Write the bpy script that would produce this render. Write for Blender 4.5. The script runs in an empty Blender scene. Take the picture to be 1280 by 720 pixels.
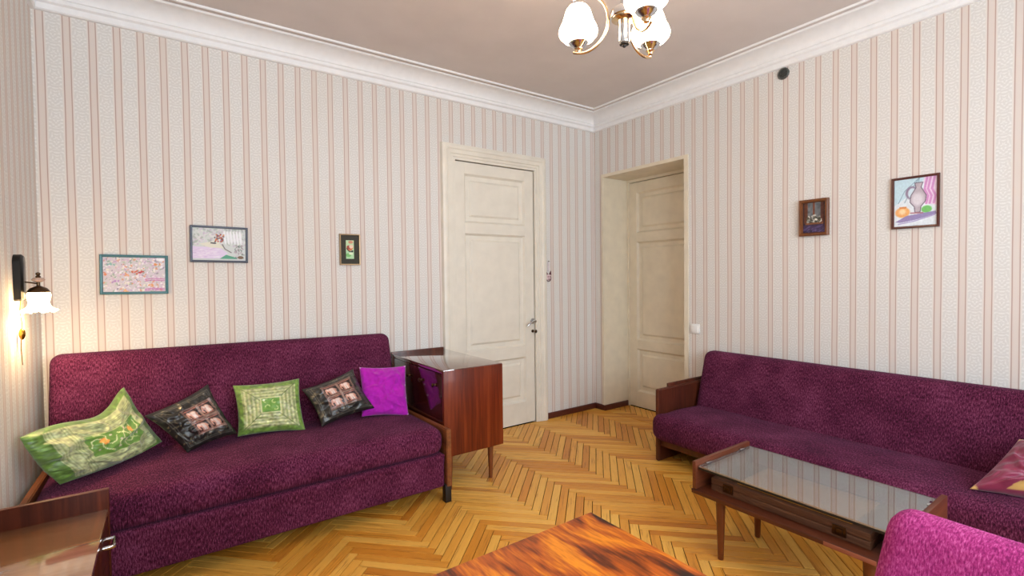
import bpy, bmesh, math, random
import numpy as np
from mathutils import Vector, Matrix, noise

random.seed(7)
rng = np.random.RandomState(11)
sc = bpy.context.scene
COL = sc.collection

# ------------------------------------------------------------------ camera
CAM = np.array([-3.2667, -3.2703, 1.2415])
CR = np.array([0.81529035, -0.57893271, -0.0117709])
CU = np.array([0.02396507, 0.01342477, 0.99962265])
CF = np.array([0.57855623, 0.8152648, -0.02481925])
FPX = 612.51
cam_d = bpy.data.cameras.new('camera')
cam_d.sensor_width = 36.0
cam_d.lens = FPX / 1280 * 36
cam_d.clip_start = 0.05
cam_o = bpy.data.objects.new('camera', cam_d)
COL.objects.link(cam_o)
cam_o.matrix_world = Matrix(((CR[0], CU[0], -CF[0], CAM[0]), (CR[1], CU[1], -CF[1], CAM[1]),
                             (CR[2], CU[2], -CF[2], CAM[2]), (0, 0, 0, 1)))
sc.camera = cam_o

# ------------------------------------------------------------------ world, daylight, exposure
ROOM_W, ROOM_D, WALL_H, CEIL = 3.759, 4.4, 2.55, 2.675
world = bpy.data.worlds.new('sky')
sc.world = world
world.use_nodes = True
bg = world.node_tree.nodes['Background']
bg.inputs[0].default_value = (0.72, 0.84, 1.0, 1)
bg.inputs[1].default_value = 1.0


def area_light(name, loc, rot, sx, sy, power, col):
    l = bpy.data.lights.new(name, 'AREA')
    l.shape = 'RECTANGLE'
    l.size, l.size_y, l.energy, l.color = sx, sy, power, col
    o = bpy.data.objects.new(name, l)
    COL.objects.link(o)
    o.location = loc
    o.rotation_euler = rot
    return o


DAY = (0.80, 0.90, 1.0)
WIN = [(-3.45, -2.35), (-2.05, -0.95)]  # unseen openings, invented behind the camera to let daylight in
WZ0, WZ1 = 0.75, 2.35
for i, (a, b) in enumerate(WIN):  # daylight panels added outside the invented windows
    area_light('window_daylight', ((a + b) / 2, -ROOM_D - 0.12, (WZ0 + WZ1) / 2), (math.radians(90), 0, 0),
               b - a, WZ1 - WZ0, 54, DAY)
sc.view_settings.view_transform = 'Standard'
sc.view_settings.look = 'None'
sc.view_settings.gamma = 1.0
sc.view_settings.use_curve_mapping = False
sc.view_settings.exposure = 0.50


# ------------------------------------------------------------------ picture geometry helpers
def ray(x, y):
    return CF + CR * ((x - 640) / FPX) - CU * ((y - 360) / FPX)


def at(x, y, ax, v):
    """the point seen at a photograph pixel, on the plane  axis = v"""
    d = ray(x, y)
    return Vector(CAM + d * ((v - CAM[ax]) / d[ax]))


def project(P):
    d = np.asarray(P, float) - CAM
    z = d @ CF
    return 640 + FPX * (d @ CR) / z, 360 - FPX * (d @ CU) / z, z


def lin(c):
    c = np.asarray(c, float) / 255.0
    return np.where(c <= 0.04045, c / 12.92, ((c + 0.055) / 1.055) ** 2.4)


def L4(c):
    return tuple(lin(c)) + (1.0,)


# ------------------------------------------------------------------ materials
class NT:
    def __init__(s, name):
        s.m = bpy.data.materials.new(name)
        s.m.use_nodes = True
        s.t = s.m.node_tree
        s.b = s.t.nodes['Principled BSDF']
        s.out = s.t.nodes['Material Output']

    def n(s, typ, **kw):
        nd = s.t.nodes.new(typ)
        for k, v in kw.items():
            if k.startswith('i_'):
                key = k[2:]
                key = int(key) if key.isdigit() else key
                s.put(nd.inputs[key], v)
            else:
                setattr(nd, k, v)
        return nd

    def put(s, inp, v):
        if isinstance(v, bpy.types.NodeSocket):
            s.t.links.new(v, inp)
        elif isinstance(v, bpy.types.Node):
            s.t.links.new(v.outputs[0], inp)
        else:
            inp.default_value = v

    def math(s, op, a, b=None, c=None):
        nd = s.t.nodes.new('ShaderNodeMath')
        nd.operation = op
        s.put(nd.inputs[0], a)
        if b is not None:
            s.put(nd.inputs[1], b)
        if c is not None:
            s.put(nd.inputs[2], c)
        return nd.outputs[0]

    def smooth(s, x, a, b):
        nd = s.t.nodes.new('ShaderNodeMapRange')
        nd.interpolation_type = 'SMOOTHSTEP'
        s.put(nd.inputs[0], x)
        nd.inputs[1].default_value = a
        nd.inputs[2].default_value = b
        return nd.outputs[0]

    def mix(s, f, a, b, blend='MIX'):
        nd = s.t.nodes.new('ShaderNodeMix')
        nd.data_type = 'RGBA'
        nd.blend_type = blend
        s.put(nd.inputs[0], f)
        s.put(nd.inputs[6], a)
        s.put(nd.inputs[7], b)
        return nd.outputs[2]

    def coord(s, kind='Object'):
        return s.t.nodes.new('ShaderNodeTexCoord').outputs[kind]

    def scaled(s, vec, sx, sy, sz):
        nd = s.t.nodes.new('ShaderNodeMapping')
        s.put(nd.inputs[0], vec)
        nd.inputs[3].default_value = (sx, sy, sz)
        return nd.outputs[0]

    def noise(s, vec, scale=1.0, detail=3.0, rough=0.5, dist=0.0):
        nd = s.t.nodes.new('ShaderNodeTexNoise')
        s.put(nd.inputs['Vector'], vec)
        nd.inputs['Scale'].default_value = scale
        nd.inputs['Detail'].default_value = detail
        nd.inputs['Roughness'].default_value = rough
        nd.inputs['Distortion'].default_value = dist
        return nd.outputs[0]

    def ramp(s, f, stops):
        nd = s.t.nodes.new('ShaderNodeValToRGB')
        s.put(nd.inputs[0], f)
        el = nd.color_ramp.elements
        while len(el) < len(stops):
            el.new(0.5)
        for e, (p, c) in zip(el, stops):
            e.position = p
            e.color = L4(c)
        return nd.outputs[0]

    def bump(s, h, strength=0.3, dist=0.002):
        nd = s.t.nodes.new('ShaderNodeBump')
        nd.inputs['Strength'].default_value = strength
        nd.inputs['Distance'].default_value = dist
        s.put(nd.inputs['Height'], h)
        s.put(s.b.inputs['Normal'], nd.outputs[0])

    def set(s, **kw):
        names = {'color': 'Base Color', 'rough': 'Roughness', 'metal': 'Metallic', 'coat': 'Coat Weight',
                 'coat_rough': 'Coat Roughness', 'sheen': 'Sheen Weight', 'sheen_rough': 'Sheen Roughness',
                 'sheen_tint': 'Sheen Tint', 'emit': 'Emission Color', 'emit_s': 'Emission Strength',
                 'spec': 'Specular IOR Level', 'trans': 'Transmission Weight', 'ior': 'IOR', 'alpha': 'Alpha'}
        for k, v in kw.items():
            s.put(s.b.inputs[names[k]], v)
        return s


def plain(name, c, rough=0.5, metal=0.0, var=0.05, scale=25.0, **kw):
    t = NT(name)
    f = t.noise(t.coord(), scale, 4.0)
    d = np.asarray(c, float)
    col = t.ramp(f, [(0.3, np.clip(d * (1 - var), 0, 255)), (0.7, np.clip(d * (1 + var), 0, 255))])
    t.set(color=col, rough=rough, metal=metal, **kw)
    return t.m


def wood(name, stops, axis=2, freq=60.0, stretch=0.06, rough=0.4, coat=0.12, dist=0.6, detail=5.0, bump=0.1, coat_rough=0.1, coat_ior=1.5):
    t = NT(name)
    v = t.coord()
    s = [freq] * 3
    s[axis] = freq * stretch
    a = t.noise(t.scaled(v, *s), 1.0, detail, 0.6, dist)
    s2 = [freq * 0.22] * 3
    s2[axis] = freq * 0.02
    b = t.noise(t.scaled(v, *s2), 1.0, 2.0, 0.5, 0.8)
    f = t.math('MULTIPLY_ADD', a, 0.55, t.math('MULTIPLY', b, 0.45))
    t.set(color=t.ramp(f, stops), rough=rough, coat=coat, coat_rough=coat_rough)
    t.b.inputs['Coat IOR'].default_value = coat_ior
    t.bump(a, bump, 0.0006)
    return t.m


def wallpaper(name, along, phase, period):
    t = NT(name)
    sep = t.n('ShaderNodeSeparateXYZ', i_0=t.coord())
    s, z = sep.outputs[along], sep.outputs[2]
    wob = t.noise(t.coord(), 1.4, 2.0)
    s = t.math('ADD', s, t.math('MULTIPLY', t.math('SUBTRACT', wob, 0.5), 0.008))
    m = t.math('FRACT', t.math('DIVIDE', t.math('SUBTRACT', s, phase), period))
    NB = 0.275
    # the two thin lines edging the narrow band
    d1 = t.math('MINIMUM', m, t.math('SUBTRACT', 1.0, m))
    d2 = t.math('ABSOLUTE', t.math('SUBTRACT', m, NB))
    lines = t.math('SUBTRACT', 1.0, t.smooth(t.math('MINIMUM', d1, d2), 0.012, 0.034))
    halo = t.math('SUBTRACT', 1.0, t.smooth(t.math('MINIMUM', d1, d2), 0.02, 0.10))
    narrow = t.math('LESS_THAN', m, NB)
    q = t.math('DIVIDE', t.math('ABSOLUTE', t.math('SUBTRACT', m, (1 + NB) / 2)), 0.29)
    inside = t.math('SUBTRACT', 1.0, t.smooth(q, 0.9, 1.02))
    # damask: medallions of scrolls, mirrored about the middle of the band
    zf = t.math('SUBTRACT', t.math('FRACT', t.math('DIVIDE', z, 0.105)), 0.5)
    zr = t.math('MULTIPLY', zf, 3.4)
    rad = t.math('SQRT', t.math('ADD', t.math('MULTIPLY', q, q), t.math('MULTIPLY', zr, zr)))
    ang = t.math('ARCTAN2', zr, t.math('ADD', q, 0.05))
    A = t.math('SINE', t.math('ADD', t.math('MULTIPLY', rad, 11.0), t.math('MULTIPLY', t.math('SINE', t.math('MULTIPLY', ang, 5.0)), 1.8)))
    B = t.math('SINE', t.math('ADD', t.math('MULTIPLY', zf, 38.0), t.math('MULTIPLY', q, 7.0)))
    pat = t.math('MULTIPLY_ADD', A, 0.6, t.math('MULTIPLY', B, 0.35))
    grain = t.noise(t.coord(), 420.0, 2.0)
    pat = t.math('ADD', pat, t.math('MULTIPLY', t.math('SUBTRACT', grain, 0.5), 2.4))
    pat = t.math('MULTIPLY', t.smooth(pat, 0.0, 0.55), inside)
    wide = t.mix(inside, L4((226, 221, 215)), L4((217, 214, 209)))
    col = t.mix(t.math('MULTIPLY', pat, 0.7), wide, L4((235, 233, 229)))
    col = t.mix(narrow, col, L4((219, 208, 200)))
    col = t.mix(t.math('MULTIPLY', halo, 0.3), col, L4((220, 202, 190)))
    col = t.mix(t.math('MULTIPLY', lines, 0.8), col, L4((176, 146, 134)))
    stain = t.smooth(t.noise(t.scaled(t.coord(), 1.1, 1.1, 0.5), 2.0, 4.0, 0.6), 0.52, 0.75)
    col = t.mix(t.math('MULTIPLY', stain, 0.22), col, L4((214, 200, 182)))
    t.set(color=col, rough=0.75, spec=0.25)
    t.bump(pat, 0.12, 0.0008)
    return t.m


def fabric(name, dark, mid, light, across, fa=225.0, fr=56.0):
    """chenille: short flecks; `across` is the axis the threads do not run along"""
    t = NT(name)
    v = t.coord()
    sep = t.n('ShaderNodeSeparateXYZ', i_0=v)
    ca = sep.outputs[across]
    oth = [sep.outputs[i] for i in (0, 1, 2) if i != across]
    run = t.math('ADD', oth[0], oth[1])
    cmb = t.n('ShaderNodeCombineXYZ', i_0=t.math('MULTIPLY', ca, fa), i_1=t.math('MULTIPLY', run, fr), i_2=0.0)
    a = t.noise(cmb.outputs[0], 1.0, 4.0, 0.75)
    b = t.noise(v, 5.0, 3.0, 0.6)
    f = t.math('MULTIPLY_ADD', a, 0.8, t.math('MULTIPLY', b, 0.2))
    t.set(color=t.ramp(f, [(0.39, dark), (0.5, mid), (0.63, light)]), rough=0.95, spec=0.1, sheen=0.07,
          sheen_rough=0.5, sheen_tint=L4((190, 150, 200)))
    t.bump(a, 0.35, 0.002)
    return t.m


def vcol(name, rough=0.6, sheen=0.0, metal=0.0, weave=0.0, spec=0.4, coat=0.0):
    t = NT(name)
    a = t.n('ShaderNodeAttribute', attribute_name='paint')
    t.set(color=a.outputs[0], rough=rough, sheen=sheen, metal=metal, spec=spec, coat=coat)
    if weave:
        t.bump(t.noise(t.coord(), 260.0, 3.0), weave, 0.001)
    return t.m


M = {}
M['paper_a'] = wallpaper('wallpaper_back', 0, -3.5479, 0.0974)
M['paper_b'] = wallpaper('wallpaper_right', 1, -2.0126, 0.0955)
M['paper_c'] = wallpaper('wallpaper_left', 1, -0.05, 0.0965)
M['ceiling'] = plain('ceiling_paint', (212, 204, 200), 0.9, var=0.02, scale=3.0)
M['cornice'] = plain('cornice_paint', (238, 238, 238), 0.7, var=0.01)
M['cream'] = plain('door_paint', (228, 222, 208), 0.42, var=0.02, scale=9.0)
M['cream2'] = plain('recess_paint', (224, 213, 190), 0.45, var=0.025, scale=9.0)
M['base'] = wood('baseboard_wood', [(0.3, (66, 26, 20)), (0.7, (98, 44, 34))], 1, 30, rough=0.35)
M['dark'] = plain('dark_gap', (14, 8, 5), 0.95, spec=0.0)
M['chrome'] = plain('chrome', (205, 208, 212), 0.14, 1.0, var=0.02)
M['gold'] = plain('gilt_metal', (228, 200, 160), 0.16, 1.0, var=0.03)
M['brass'] = plain('brass', (150, 108, 42), 0.25, 1.0)
M['black'] = plain('black_lacquer', (14, 13, 13), 0.3, spec=0.35)
M['blackmat'] = plain('black_paint', (24, 20, 18), 0.5)
M['bronze'] = plain('bronze', (86, 66, 48), 0.3, 1.0)
M['plastic'] = plain('white_plastic', (238, 238, 236), 0.3, var=0.01)
M['vent'] = plain('vent_metal', (92, 94, 90), 0.5, 0.4, var=0.2, scale=60)
PURPLE = ((36, 11, 25), (84, 28, 54), (130, 66, 98))
M['fab_a'] = fabric('chenille_sofa', *PURPLE, 0)
M['fab_b'] = fabric('chenille_long_sofa', *PURPLE, 1)
M['fab_c'] = fabric('chenille_chair', (120, 30, 84), (166, 50, 116), (206, 100, 160), 1, 330.0, 70.0)
M['arm_wood'] = wood('sofa_arm_wood', [(0.3, (92, 48, 22)), (0.7, (150, 88, 46))], 1, 50)
M['arm_wood_x'] = wood('long_sofa_arm_wood', [(0.3, (50, 20, 12)), (0.7, (104, 48, 28))], 2, 55)
M['cab_wood'] = wood('cabinet_mahogany', [(0.3, (62, 18, 8)), (0.52, (106, 40, 16)), (0.75, (146, 66, 30))], 2, 70,
                     0.03, rough=0.38, coat=0.1)
M['cab_wood'].node_tree.nodes['Principled BSDF'].inputs['Specular IOR Level'].default_value = 0.25
M['cab_dark'] = wood('cabinet_front_veneer', [(0.3, (34, 10, 8)), (0.7, (78, 28, 20))], 2, 60, 0.04, rough=0.15, coat=1.0,
                     coat_rough=0.04)
M['cab_top'] = wood('cabinet_top_veneer', [(0.3, (70, 34, 22)), (0.7, (112, 62, 40))], 1, 60, 0.04, rough=0.1, coat=1.0,
                    coat_rough=0.03, bump=0.0, coat_ior=2.3)
M['table_wood'] = wood('coffee_table_wood', [(0.3, (52, 20, 10)), (0.7, (102, 48, 24))], 1, 60, 0.05)
M['table_end'] = wood('coffee_table_end', [(0.3, (78, 34, 18)), (0.7, (132, 70, 40))], 0, 60, 0.05)
M['leg_wood'] = wood('leg_wood', [(0.3, (84, 38, 16)), (0.7, (136, 72, 34))], 2, 60, 0.06)
M['box_wood'] = wood('games_box_wood', [(0.3, (54, 30, 18)), (0.55, (92, 56, 34)), (0.75, (134, 92, 62))], 1, 80, 0.1,
                     rough=0.6, coat=0.0, bump=0.5)
M['box_top'] = wood('games_box_top', [(0.3, (214, 142, 80)), (0.7, (240, 176, 110))], 1, 40, 0.1, rough=0.5, coat=0.0)
M['box_edge'] = plain('games_box_edging', (226, 160, 52), 0.5)
M['pale_chip'] = plain('bare_wood_edge', (146, 84, 60), 0.6)


def mat_table():
    t = NT('figured_walnut')
    v = t.coord()
    w = t.noise(t.scaled(v, 2.2, 2.2, 1.0), 1.0, 3.0, 0.5, 0.5)
    off = t.n('ShaderNodeVectorMath', operation='ADD', i_0=t.scaled(v, 13.0, 2.6, 1.0),
              i_1=t.n('ShaderNodeCombineXYZ', i_1=0.0, i_0=t.math('MULTIPLY', w, 3.4)).outputs[0])
    a = t.noise(off.outputs[0], 1.0, 4.0, 0.55, 0.4)
    fine = t.noise(t.scaled(v, 150.0, 14.0, 1.0), 1.0, 4.0, 0.6)
    f = t.math('MULTIPLY_ADD', a, 0.8, t.math('MULTIPLY', fine, 0.2))
    t.set(color=t.ramp(f, [(0.40, (40, 14, 5)), (0.455, (108, 42, 7)), (0.52, (190, 88, 14)), (0.60, (244, 148, 24)),
                           (0.70, (196, 88, 16))]), rough=0.36, coat=0.0, spec=0.22)
    t.bump(fine, 0.05, 0.0004)
    return t.m


M['walnut'] = mat_table()


def mat_parquet():
    t = NT('oak_parquet')
    uv = t.coord('UV')
    r = t.math('FRACT', t.math('ADD', t.n('ShaderNodeObjectInfo').outputs['Random'],
                               t.n('ShaderNodeNewGeometry').outputs['Random Per Island']))
    off = t.n('ShaderNodeCombineXYZ', i_0=t.math('MULTIPLY', r, 37.0), i_1=t.math('MULTIPLY', r, 91.0), i_2=0.0)
    v = t.n('ShaderNodeVectorMath', operation='ADD', i_0=uv, i_1=off.outputs[0]).outputs[0]
    g = t.noise(t.scaled(v, 7.0, 160.0, 1.0), 1.0, 4.0, 0.6, 0.6)
    c = t.noise(t.scaled(v, 3.0, 26.0, 1.0), 1.0, 2.0, 0.5, 1.0)
    base = t.ramp(r, [(0.0, (216, 142, 46)), (0.25, (236, 174, 74)), (0.5, (246, 194, 94)), (0.8, (232, 164, 62)), (1.0, (206, 132, 44))])
    f = t.math('MULTIPLY_ADD', g, 0.6, t.math('MULTIPLY', c, 0.4))
    sh = t.ramp(f, [(0.28, (170, 132, 96)), (0.46, (246, 240, 232)), (0.75, (255, 255, 255))])
    col = t.mix(1.0, base, sh, 'MULTIPLY')
    t.set(color=col, rough=t.math('MULTIPLY_ADD', g, 0.18, 0.30), coat=0.12, coat_rough=0.2, spec=0.35)
    t.bump(g, 0.12, 0.0006)
    return t.m


M['parquet'] = mat_parquet()


def mat_glass():
    t = NT('table_glass')
    gl = t.n('ShaderNodeBsdfGlossy', i_Color=(0.86, 0.88, 0.90, 1), i_Roughness=0.02)
    tr = t.n('ShaderNodeBsdfTransparent', i_Color=(0.90, 0.92, 0.92, 1))
    lw = t.n('ShaderNodeLayerWeight', i_Blend=0.62)
    mx = t.n('ShaderNodeMixShader', i_0=t.math('MULTIPLY_ADD', lw.outputs['Fresnel'], 0.55, 0.16), i_1=tr.outputs[0], i_2=gl.outputs[0])
    t.put(t.out.inputs[0], mx.outputs[0])
    return t.m


M['glass'] = mat_glass()


def mat_pane():  # glazing for the invented windows
    t = NT('window_pane')
    gl = t.n('ShaderNodeBsdfGlossy', i_Color=(1, 1, 1, 1), i_Roughness=0.01)
    tr = t.n('ShaderNodeBsdfTransparent', i_Color=(0.97, 0.98, 0.98, 1))
    mx = t.n('ShaderNodeMixShader', i_0=0.06, i_1=tr.outputs[0], i_2=gl.outputs[0])
    t.put(t.out.inputs[0], mx.outputs[0])
    return t.m


M['pane'] = mat_pane()


def glow(name, c, s):
    t = NT(name)
    f = t.noise(t.coord(), 30.0, 2.0)
    t.set(color=L4((250, 248, 244)), rough=0.25, emit=t.ramp(f, [(0.2, c), (0.8, c)]), emit_s=s)
    return t.m


M['shade_white'] = glow('opal_glass_lit', (255, 224, 188), 20.0)
M['shade_warm'] = glow('frosted_glass_lit', (255, 214, 150), 16.0)


# ------------------------------------------------------------------ object helpers
def finish(name, bm, mat, parent=None, keep=False, smooth=False):
    """link a bmesh built in room coordinates as one object; origin goes to its centre unless keep"""
    me = bpy.data.meshes.new(name)
    bmesh.ops.recalc_face_normals(bm, faces=bm.faces)
    c = Vector((0, 0, 0))
    if not keep:
        lo = Vector([min(v.co[i] for v in bm.verts) for i in range(3)])
        hi = Vector([max(v.co[i] for v in bm.verts) for i in range(3)])
        c = (lo + hi) / 2
        c.z = lo.z
        bmesh.ops.translate(bm, verts=bm.verts, vec=-c)
    bm.to_mesh(me)
    bm.free()
    if smooth:
        me.shade_smooth()
        if smooth is not True:
            me.set_sharp_from_angle(angle=math.radians(smooth))
    return link(name, me, mat, parent, c)


WORLD = {}


def link(name, me, mat, parent, c):
    o = bpy.data.objects.new(name, me)
    COL.objects.link(o)
    if mat is not None and not me.materials:
        me.materials.append(mat)
    c = Vector(c)
    WORLD[o.name] = c
    if parent is not None:
        o.parent = parent
        o.location = c - WORLD[parent.name]
    else:
        o.location = c
    return o


def tag(o, label, cat, group=None):
    o['label'] = label
    o['category'] = cat
    if group:
        o['group'] = group
    return o


def structure(o, label=None):
    o['kind'] = 'structure'
    if label:
        o['label'] = label
    return o


def thing(name, label, cat, loc, group=None):
    o = bpy.data.objects.new(name, None)
    COL.objects.link(o)
    o.empty_display_size = 0.05
    o.location = loc
    WORLD[o.name] = Vector(loc)
    return tag(o, label, cat, group)


def B(bm, x0, x1, y0, y1, z0, z1, bev=0.0, seg=2):
    nb = bmesh.new()
    vs = [nb.verts.new((x, y, z)) for x in (x0, x1) for y in (y0, y1) for z in (z0, z1)]
    for f in ((0, 1, 3, 2), (4, 6, 7, 5), (0, 4, 5, 1), (2, 3, 7, 6), (0, 2, 6, 4), (1, 5, 7, 3)):
        nb.faces.new([vs[i] for i in f])
    if bev:
        bmesh.ops.bevel(nb, geom=list(nb.edges), offset=bev, segments=seg, affect='EDGES', profile=0.5)
    merge(bm, nb)


def merge(bm, nb):
    mp = {v: bm.verts.new(v.co) for v in nb.verts}
    for f in nb.faces:
        try:
            bm.faces.new([mp[v] for v in f.verts])
        except ValueError:
            pass
    nb.free()


def box(name, mat, parent, x0, x1, y0, y1, z0, z1, bev=0.003, keep=False):
    bm = bmesh.new()
    B(bm, x0, x1, y0, y1, z0, z1, bev)
    return finish(name, bm, mat, parent, keep, smooth=40 if bev else False)


def lathe(bm, prof, c, seg=32, wave=None, axis='z', cap=True):
    """profile of (radius, height); axis is the direction of height from point c"""
    rings = []
    for r, h in prof:
        ring = []
        for i in range(seg):
            a = 2 * math.pi * i / seg
            rr, hh = r, h
            if wave:
                rr, hh = wave(a, r, h)
            p = (rr * math.cos(a), rr * math.sin(a), hh)
            if axis == 'x':
                p = (p[2], p[0], p[1])
            elif axis == '-x':
                p = (-p[2], p[0], p[1])
            elif axis == '-y':
                p = (p[0], -p[2], p[1])
            ring.append(bm.verts.new(Vector(p) + Vector(c)))
        rings.append(ring)
    for a, b in zip(rings, rings[1:]):
        for i in range(seg):
            bm.faces.new((a[i], a[(i + 1) % seg], b[(i + 1) % seg], b[i]))
    if cap:
        for ring in (rings[0], rings[-1]):
            try:
                bm.faces.new(ring)
            except ValueError:
                pass


def lathe_obj(name, mat, parent, prof, c, seg=32, wave=None, axis='z', cap=True, smooth=50):
    bm = bmesh.new()
    lathe(bm, prof, c, seg, wave, axis, cap)
    return finish(name, bm, mat, parent, smooth=smooth)


def tube(bm, pts, r, seg=10):
    pts = [Vector(p) for p in pts]
    rs = r if isinstance(r, (list, tuple)) else [r] * len(pts)
    rings = []
    up = Vector((0.123, 0.77, 0.6)).normalized()
    for i, p in enumerate(pts):
        d = (pts[min(i + 1, len(pts) - 1)] - pts[max(i - 1, 0)]).normalized()
        a = d.cross(up).normalized()
        b = d.cross(a).normalized()
        rings.append([bm.verts.new(p + (a * math.cos(t) + b * math.sin(t)) * rs[i])
                      for t in [2 * math.pi * k / seg for k in range(seg)]])
    for A, C in zip(rings, rings[1:]):
        for k in range(seg):
            bm.faces.new((A[k], A[(k + 1) % seg], C[(k + 1) % seg], C[k]))
    bm.faces.new(rings[0])
    bm.faces.new(rings[-1][::-1])


def tube_obj(name, mat, parent, pts, r, seg=10):
    bm = bmesh.new()
    tube(bm, pts, r, seg)
    return finish(name, bm, mat, parent, smooth=50)


def soft_box(bm, x0, x1, y0, y1, z0, z1, r, n=(24, 12, 8), shape=None):
    """upholstered block: a box with edges rounded to radius r; shape(p) moves finished points"""
    nx, ny, nz = n
    idx = {}

    def spread(a, b, k):
        return [a + (b - a) * i / k for i in range(k + 1)]

    def grid(a, b, k):
        rr = min(r, (b - a) / 2 - 1e-4)
        lead = [a + rr * (1 - math.cos(math.pi / 2 * i / 4)) for i in range(4)]
        body = spread(a + rr, b - rr, k)
        tail = [b - rr * (1 - math.cos(math.pi / 2 * i / 4)) for i in (3, 2, 1, 0)]
        return lead + body + tail
    X, Y, Z = grid(x0, x1, nx), grid(y0, y1, ny), grid(z0, z1, nz)
    lo = Vector((x0 + r, y0 + r, z0 + r))
    hi = Vector((x1 - r, y1 - r, z1 - r))

    def vert(i, j, k):
        key = (i, j, k)
        if key not in idx:
            p = Vector((X[i], Y[j], Z[k]))
            q = Vector([min(max(p[a], min(lo[a], hi[a])), max(lo[a], hi[a])) for a in range(3)])
            d = p - q
            if d.length > 1e-9:
                p = q + d.normalized() * r
            if shape:
                p = Vector(shape(p))
            idx[key] = bm.verts.new(p)
        return idx[key]
    I, J, K = len(X) - 1, len(Y) - 1, len(Z) - 1
    for i in range(I):
        for j in range(J):
            for k in (0, K):
                bm.faces.new((vert(i, j, k), vert(i + 1, j, k), vert(i + 1, j + 1, k), vert(i, j + 1, k)))
    for i in range(I):
        for k in range(K):
            for j in (0, J):
                bm.faces.new((vert(i, j, k), vert(i + 1, j, k), vert(i + 1, j, k + 1), vert(i, j, k + 1)))
    for j in range(J):
        for k in range(K):
            for i in (0, I):
                bm.faces.new((vert(i, j, k), vert(i, j + 1, k), vert(i, j + 1, k + 1), vert(i, j, k + 1)))


def soft(name, mat, parent, x0, x1, y0, y1, z0, z1, r, n=(24, 12, 8), shape=None, keep=False):
    bm = bmesh.new()
    soft_box(bm, x0, x1, y0, y1, z0, z1, r, n, shape)
    return finish(name, bm, mat, parent, keep, smooth=True)


# ================================================================== THE ROOM
W, D = ROOM_W, ROOM_D
T = 0.15
# back wall, with the opening for the first door
D1 = dict(x0=-1.467, x1=-0.714, top=2.12)
bm = bmesh.new()
B(bm, -W - T, D1['x0'], 0, T, -0.05, CEIL)
B(bm, D1['x1'], 0.5, 0, T, -0.05, CEIL)
B(bm, D1['x0'], D1['x1'], 0, T, D1['top'], CEIL)
structure(finish('wall_back', bm, M['paper_a'], keep=True), 'striped damask wallpaper wall with the sofa and cream door')
# right wall, with the deep door recess
R0, R1, RT, RX = -0.12, -0.965, 2.12, 0.32
bm = bmesh.new()
LN = 0.012
B(bm, 0, 0.45, R0 + LN, 0, -0.05, CEIL)
B(bm, 0, 0.45, -D - T, R1 - LN, -0.05, CEIL)
B(bm, 0, 0.45, R1 - LN, R0 + LN, RT + LN, CEIL)
structure(finish('wall_right', bm, M['paper_b'], keep=True), 'striped damask wallpaper wall behind the long sofa')
structure(box('wall_left', M['paper_c'], None, -W - T, -W, -D - T, 0, -0.05, CEIL, 0, keep=True),
          'striped wallpaper wall carrying the lit wall lamp')
# wall behind the camera; its unseen windows are invented to supply daylight
bm = bmesh.new()
xs = [-W] + [v for w in WIN for v in w] + [0.0]
B(bm, -W, 0, -D - T, -D, -0.05, WZ0)
B(bm, -W, 0, -D - T, -D, WZ1, CEIL)
for i in range(0, len(xs), 2):
    B(bm, xs[i], xs[i + 1], -D - T, -D, WZ0, WZ1)
structure(finish('wall_front', bm, M['paper_a'], keep=True))
for i, (a, b) in enumerate(WIN):
    bm = bmesh.new()
    f = 0.06
    y0, y1 = -D - 0.09, -D - 0.03
    B(bm, a, b, y0, y1, WZ0, WZ0 + f)
    B(bm, a, b, y0, y1, WZ1 - f, WZ1)
    for x in (a, (a + b) / 2 - f / 2, b - f):
        B(bm, x, x + f, y0, y1, WZ0 + f, WZ1 - f)
    w = structure(finish('window_%d' % (i + 1), bm, M['cornice']))
    for x0, x1 in ((a + f, (a + b) / 2 - f / 2), ((a + b) / 2 + f / 2, b - f)):
        box('pane', M['pane'], w, x0, x1, -D - 0.062, -D - 0.058, WZ0 + f, WZ1 - f, 0)
    box('window_sill', M['cornice'], w, a - 0.04, b + 0.04, -D - 0.03, -D + 0.1, WZ0 - 0.03, WZ0, 0.004)
structure(box('ceiling', M['ceiling'], None, -W - T, 0.45, -D - T, T, CEIL, CEIL + 0.1, 0, keep=True),
          'pinkish grey painted ceiling')

# cornice: one length for each wall, mitred; two fine beads on the ceiling belong to it
PROF = [(0.0, 2.55), (0.016, 2.551), (0.022, 2.557), (0.022, 2.583), (0.027, 2.586), (0.036, 2.590), (0.038, 2.596), (0.038, 2.607), (0.044, 2.610)]
for k in range(11):
    a = math.pi / 2 * k / 10
    PROF.append((0.044 + 0.100 * (1 - math.cos(a)), 2.610 + 0.058 * math.sin(a)))
PROF += [(0.150, 2.669), (0.152, CEIL), (0.0, CEIL)]


def sweep(bm, prof, side):
    def pt(d, z, end):
        if side == 'back':
            return ((-W + d) if end == 0 else -d, -d, z)
        if side == 'right':
            return (-d, -d if end == 0 else -D + d, z)
        if side == 'left':
            return (-W + d, -d if end == 0 else -D + d, z)
        return ((-W + d) if end == 0 else -d, -D + d, z)
    r0 = [bm.verts.new(pt(d, z, 0)) for d, z in prof]
    r1 = [bm.verts.new(pt(d, z, 1)) for d, z in prof]
    n = len(prof)
    for i in range(n):
        bm.faces.new((r0[i], r0[(i + 1) % n], r1[(i + 1) % n], r1[i]))
    bm.faces.new(r0)
    bm.faces.new(r1[::-1])


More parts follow.
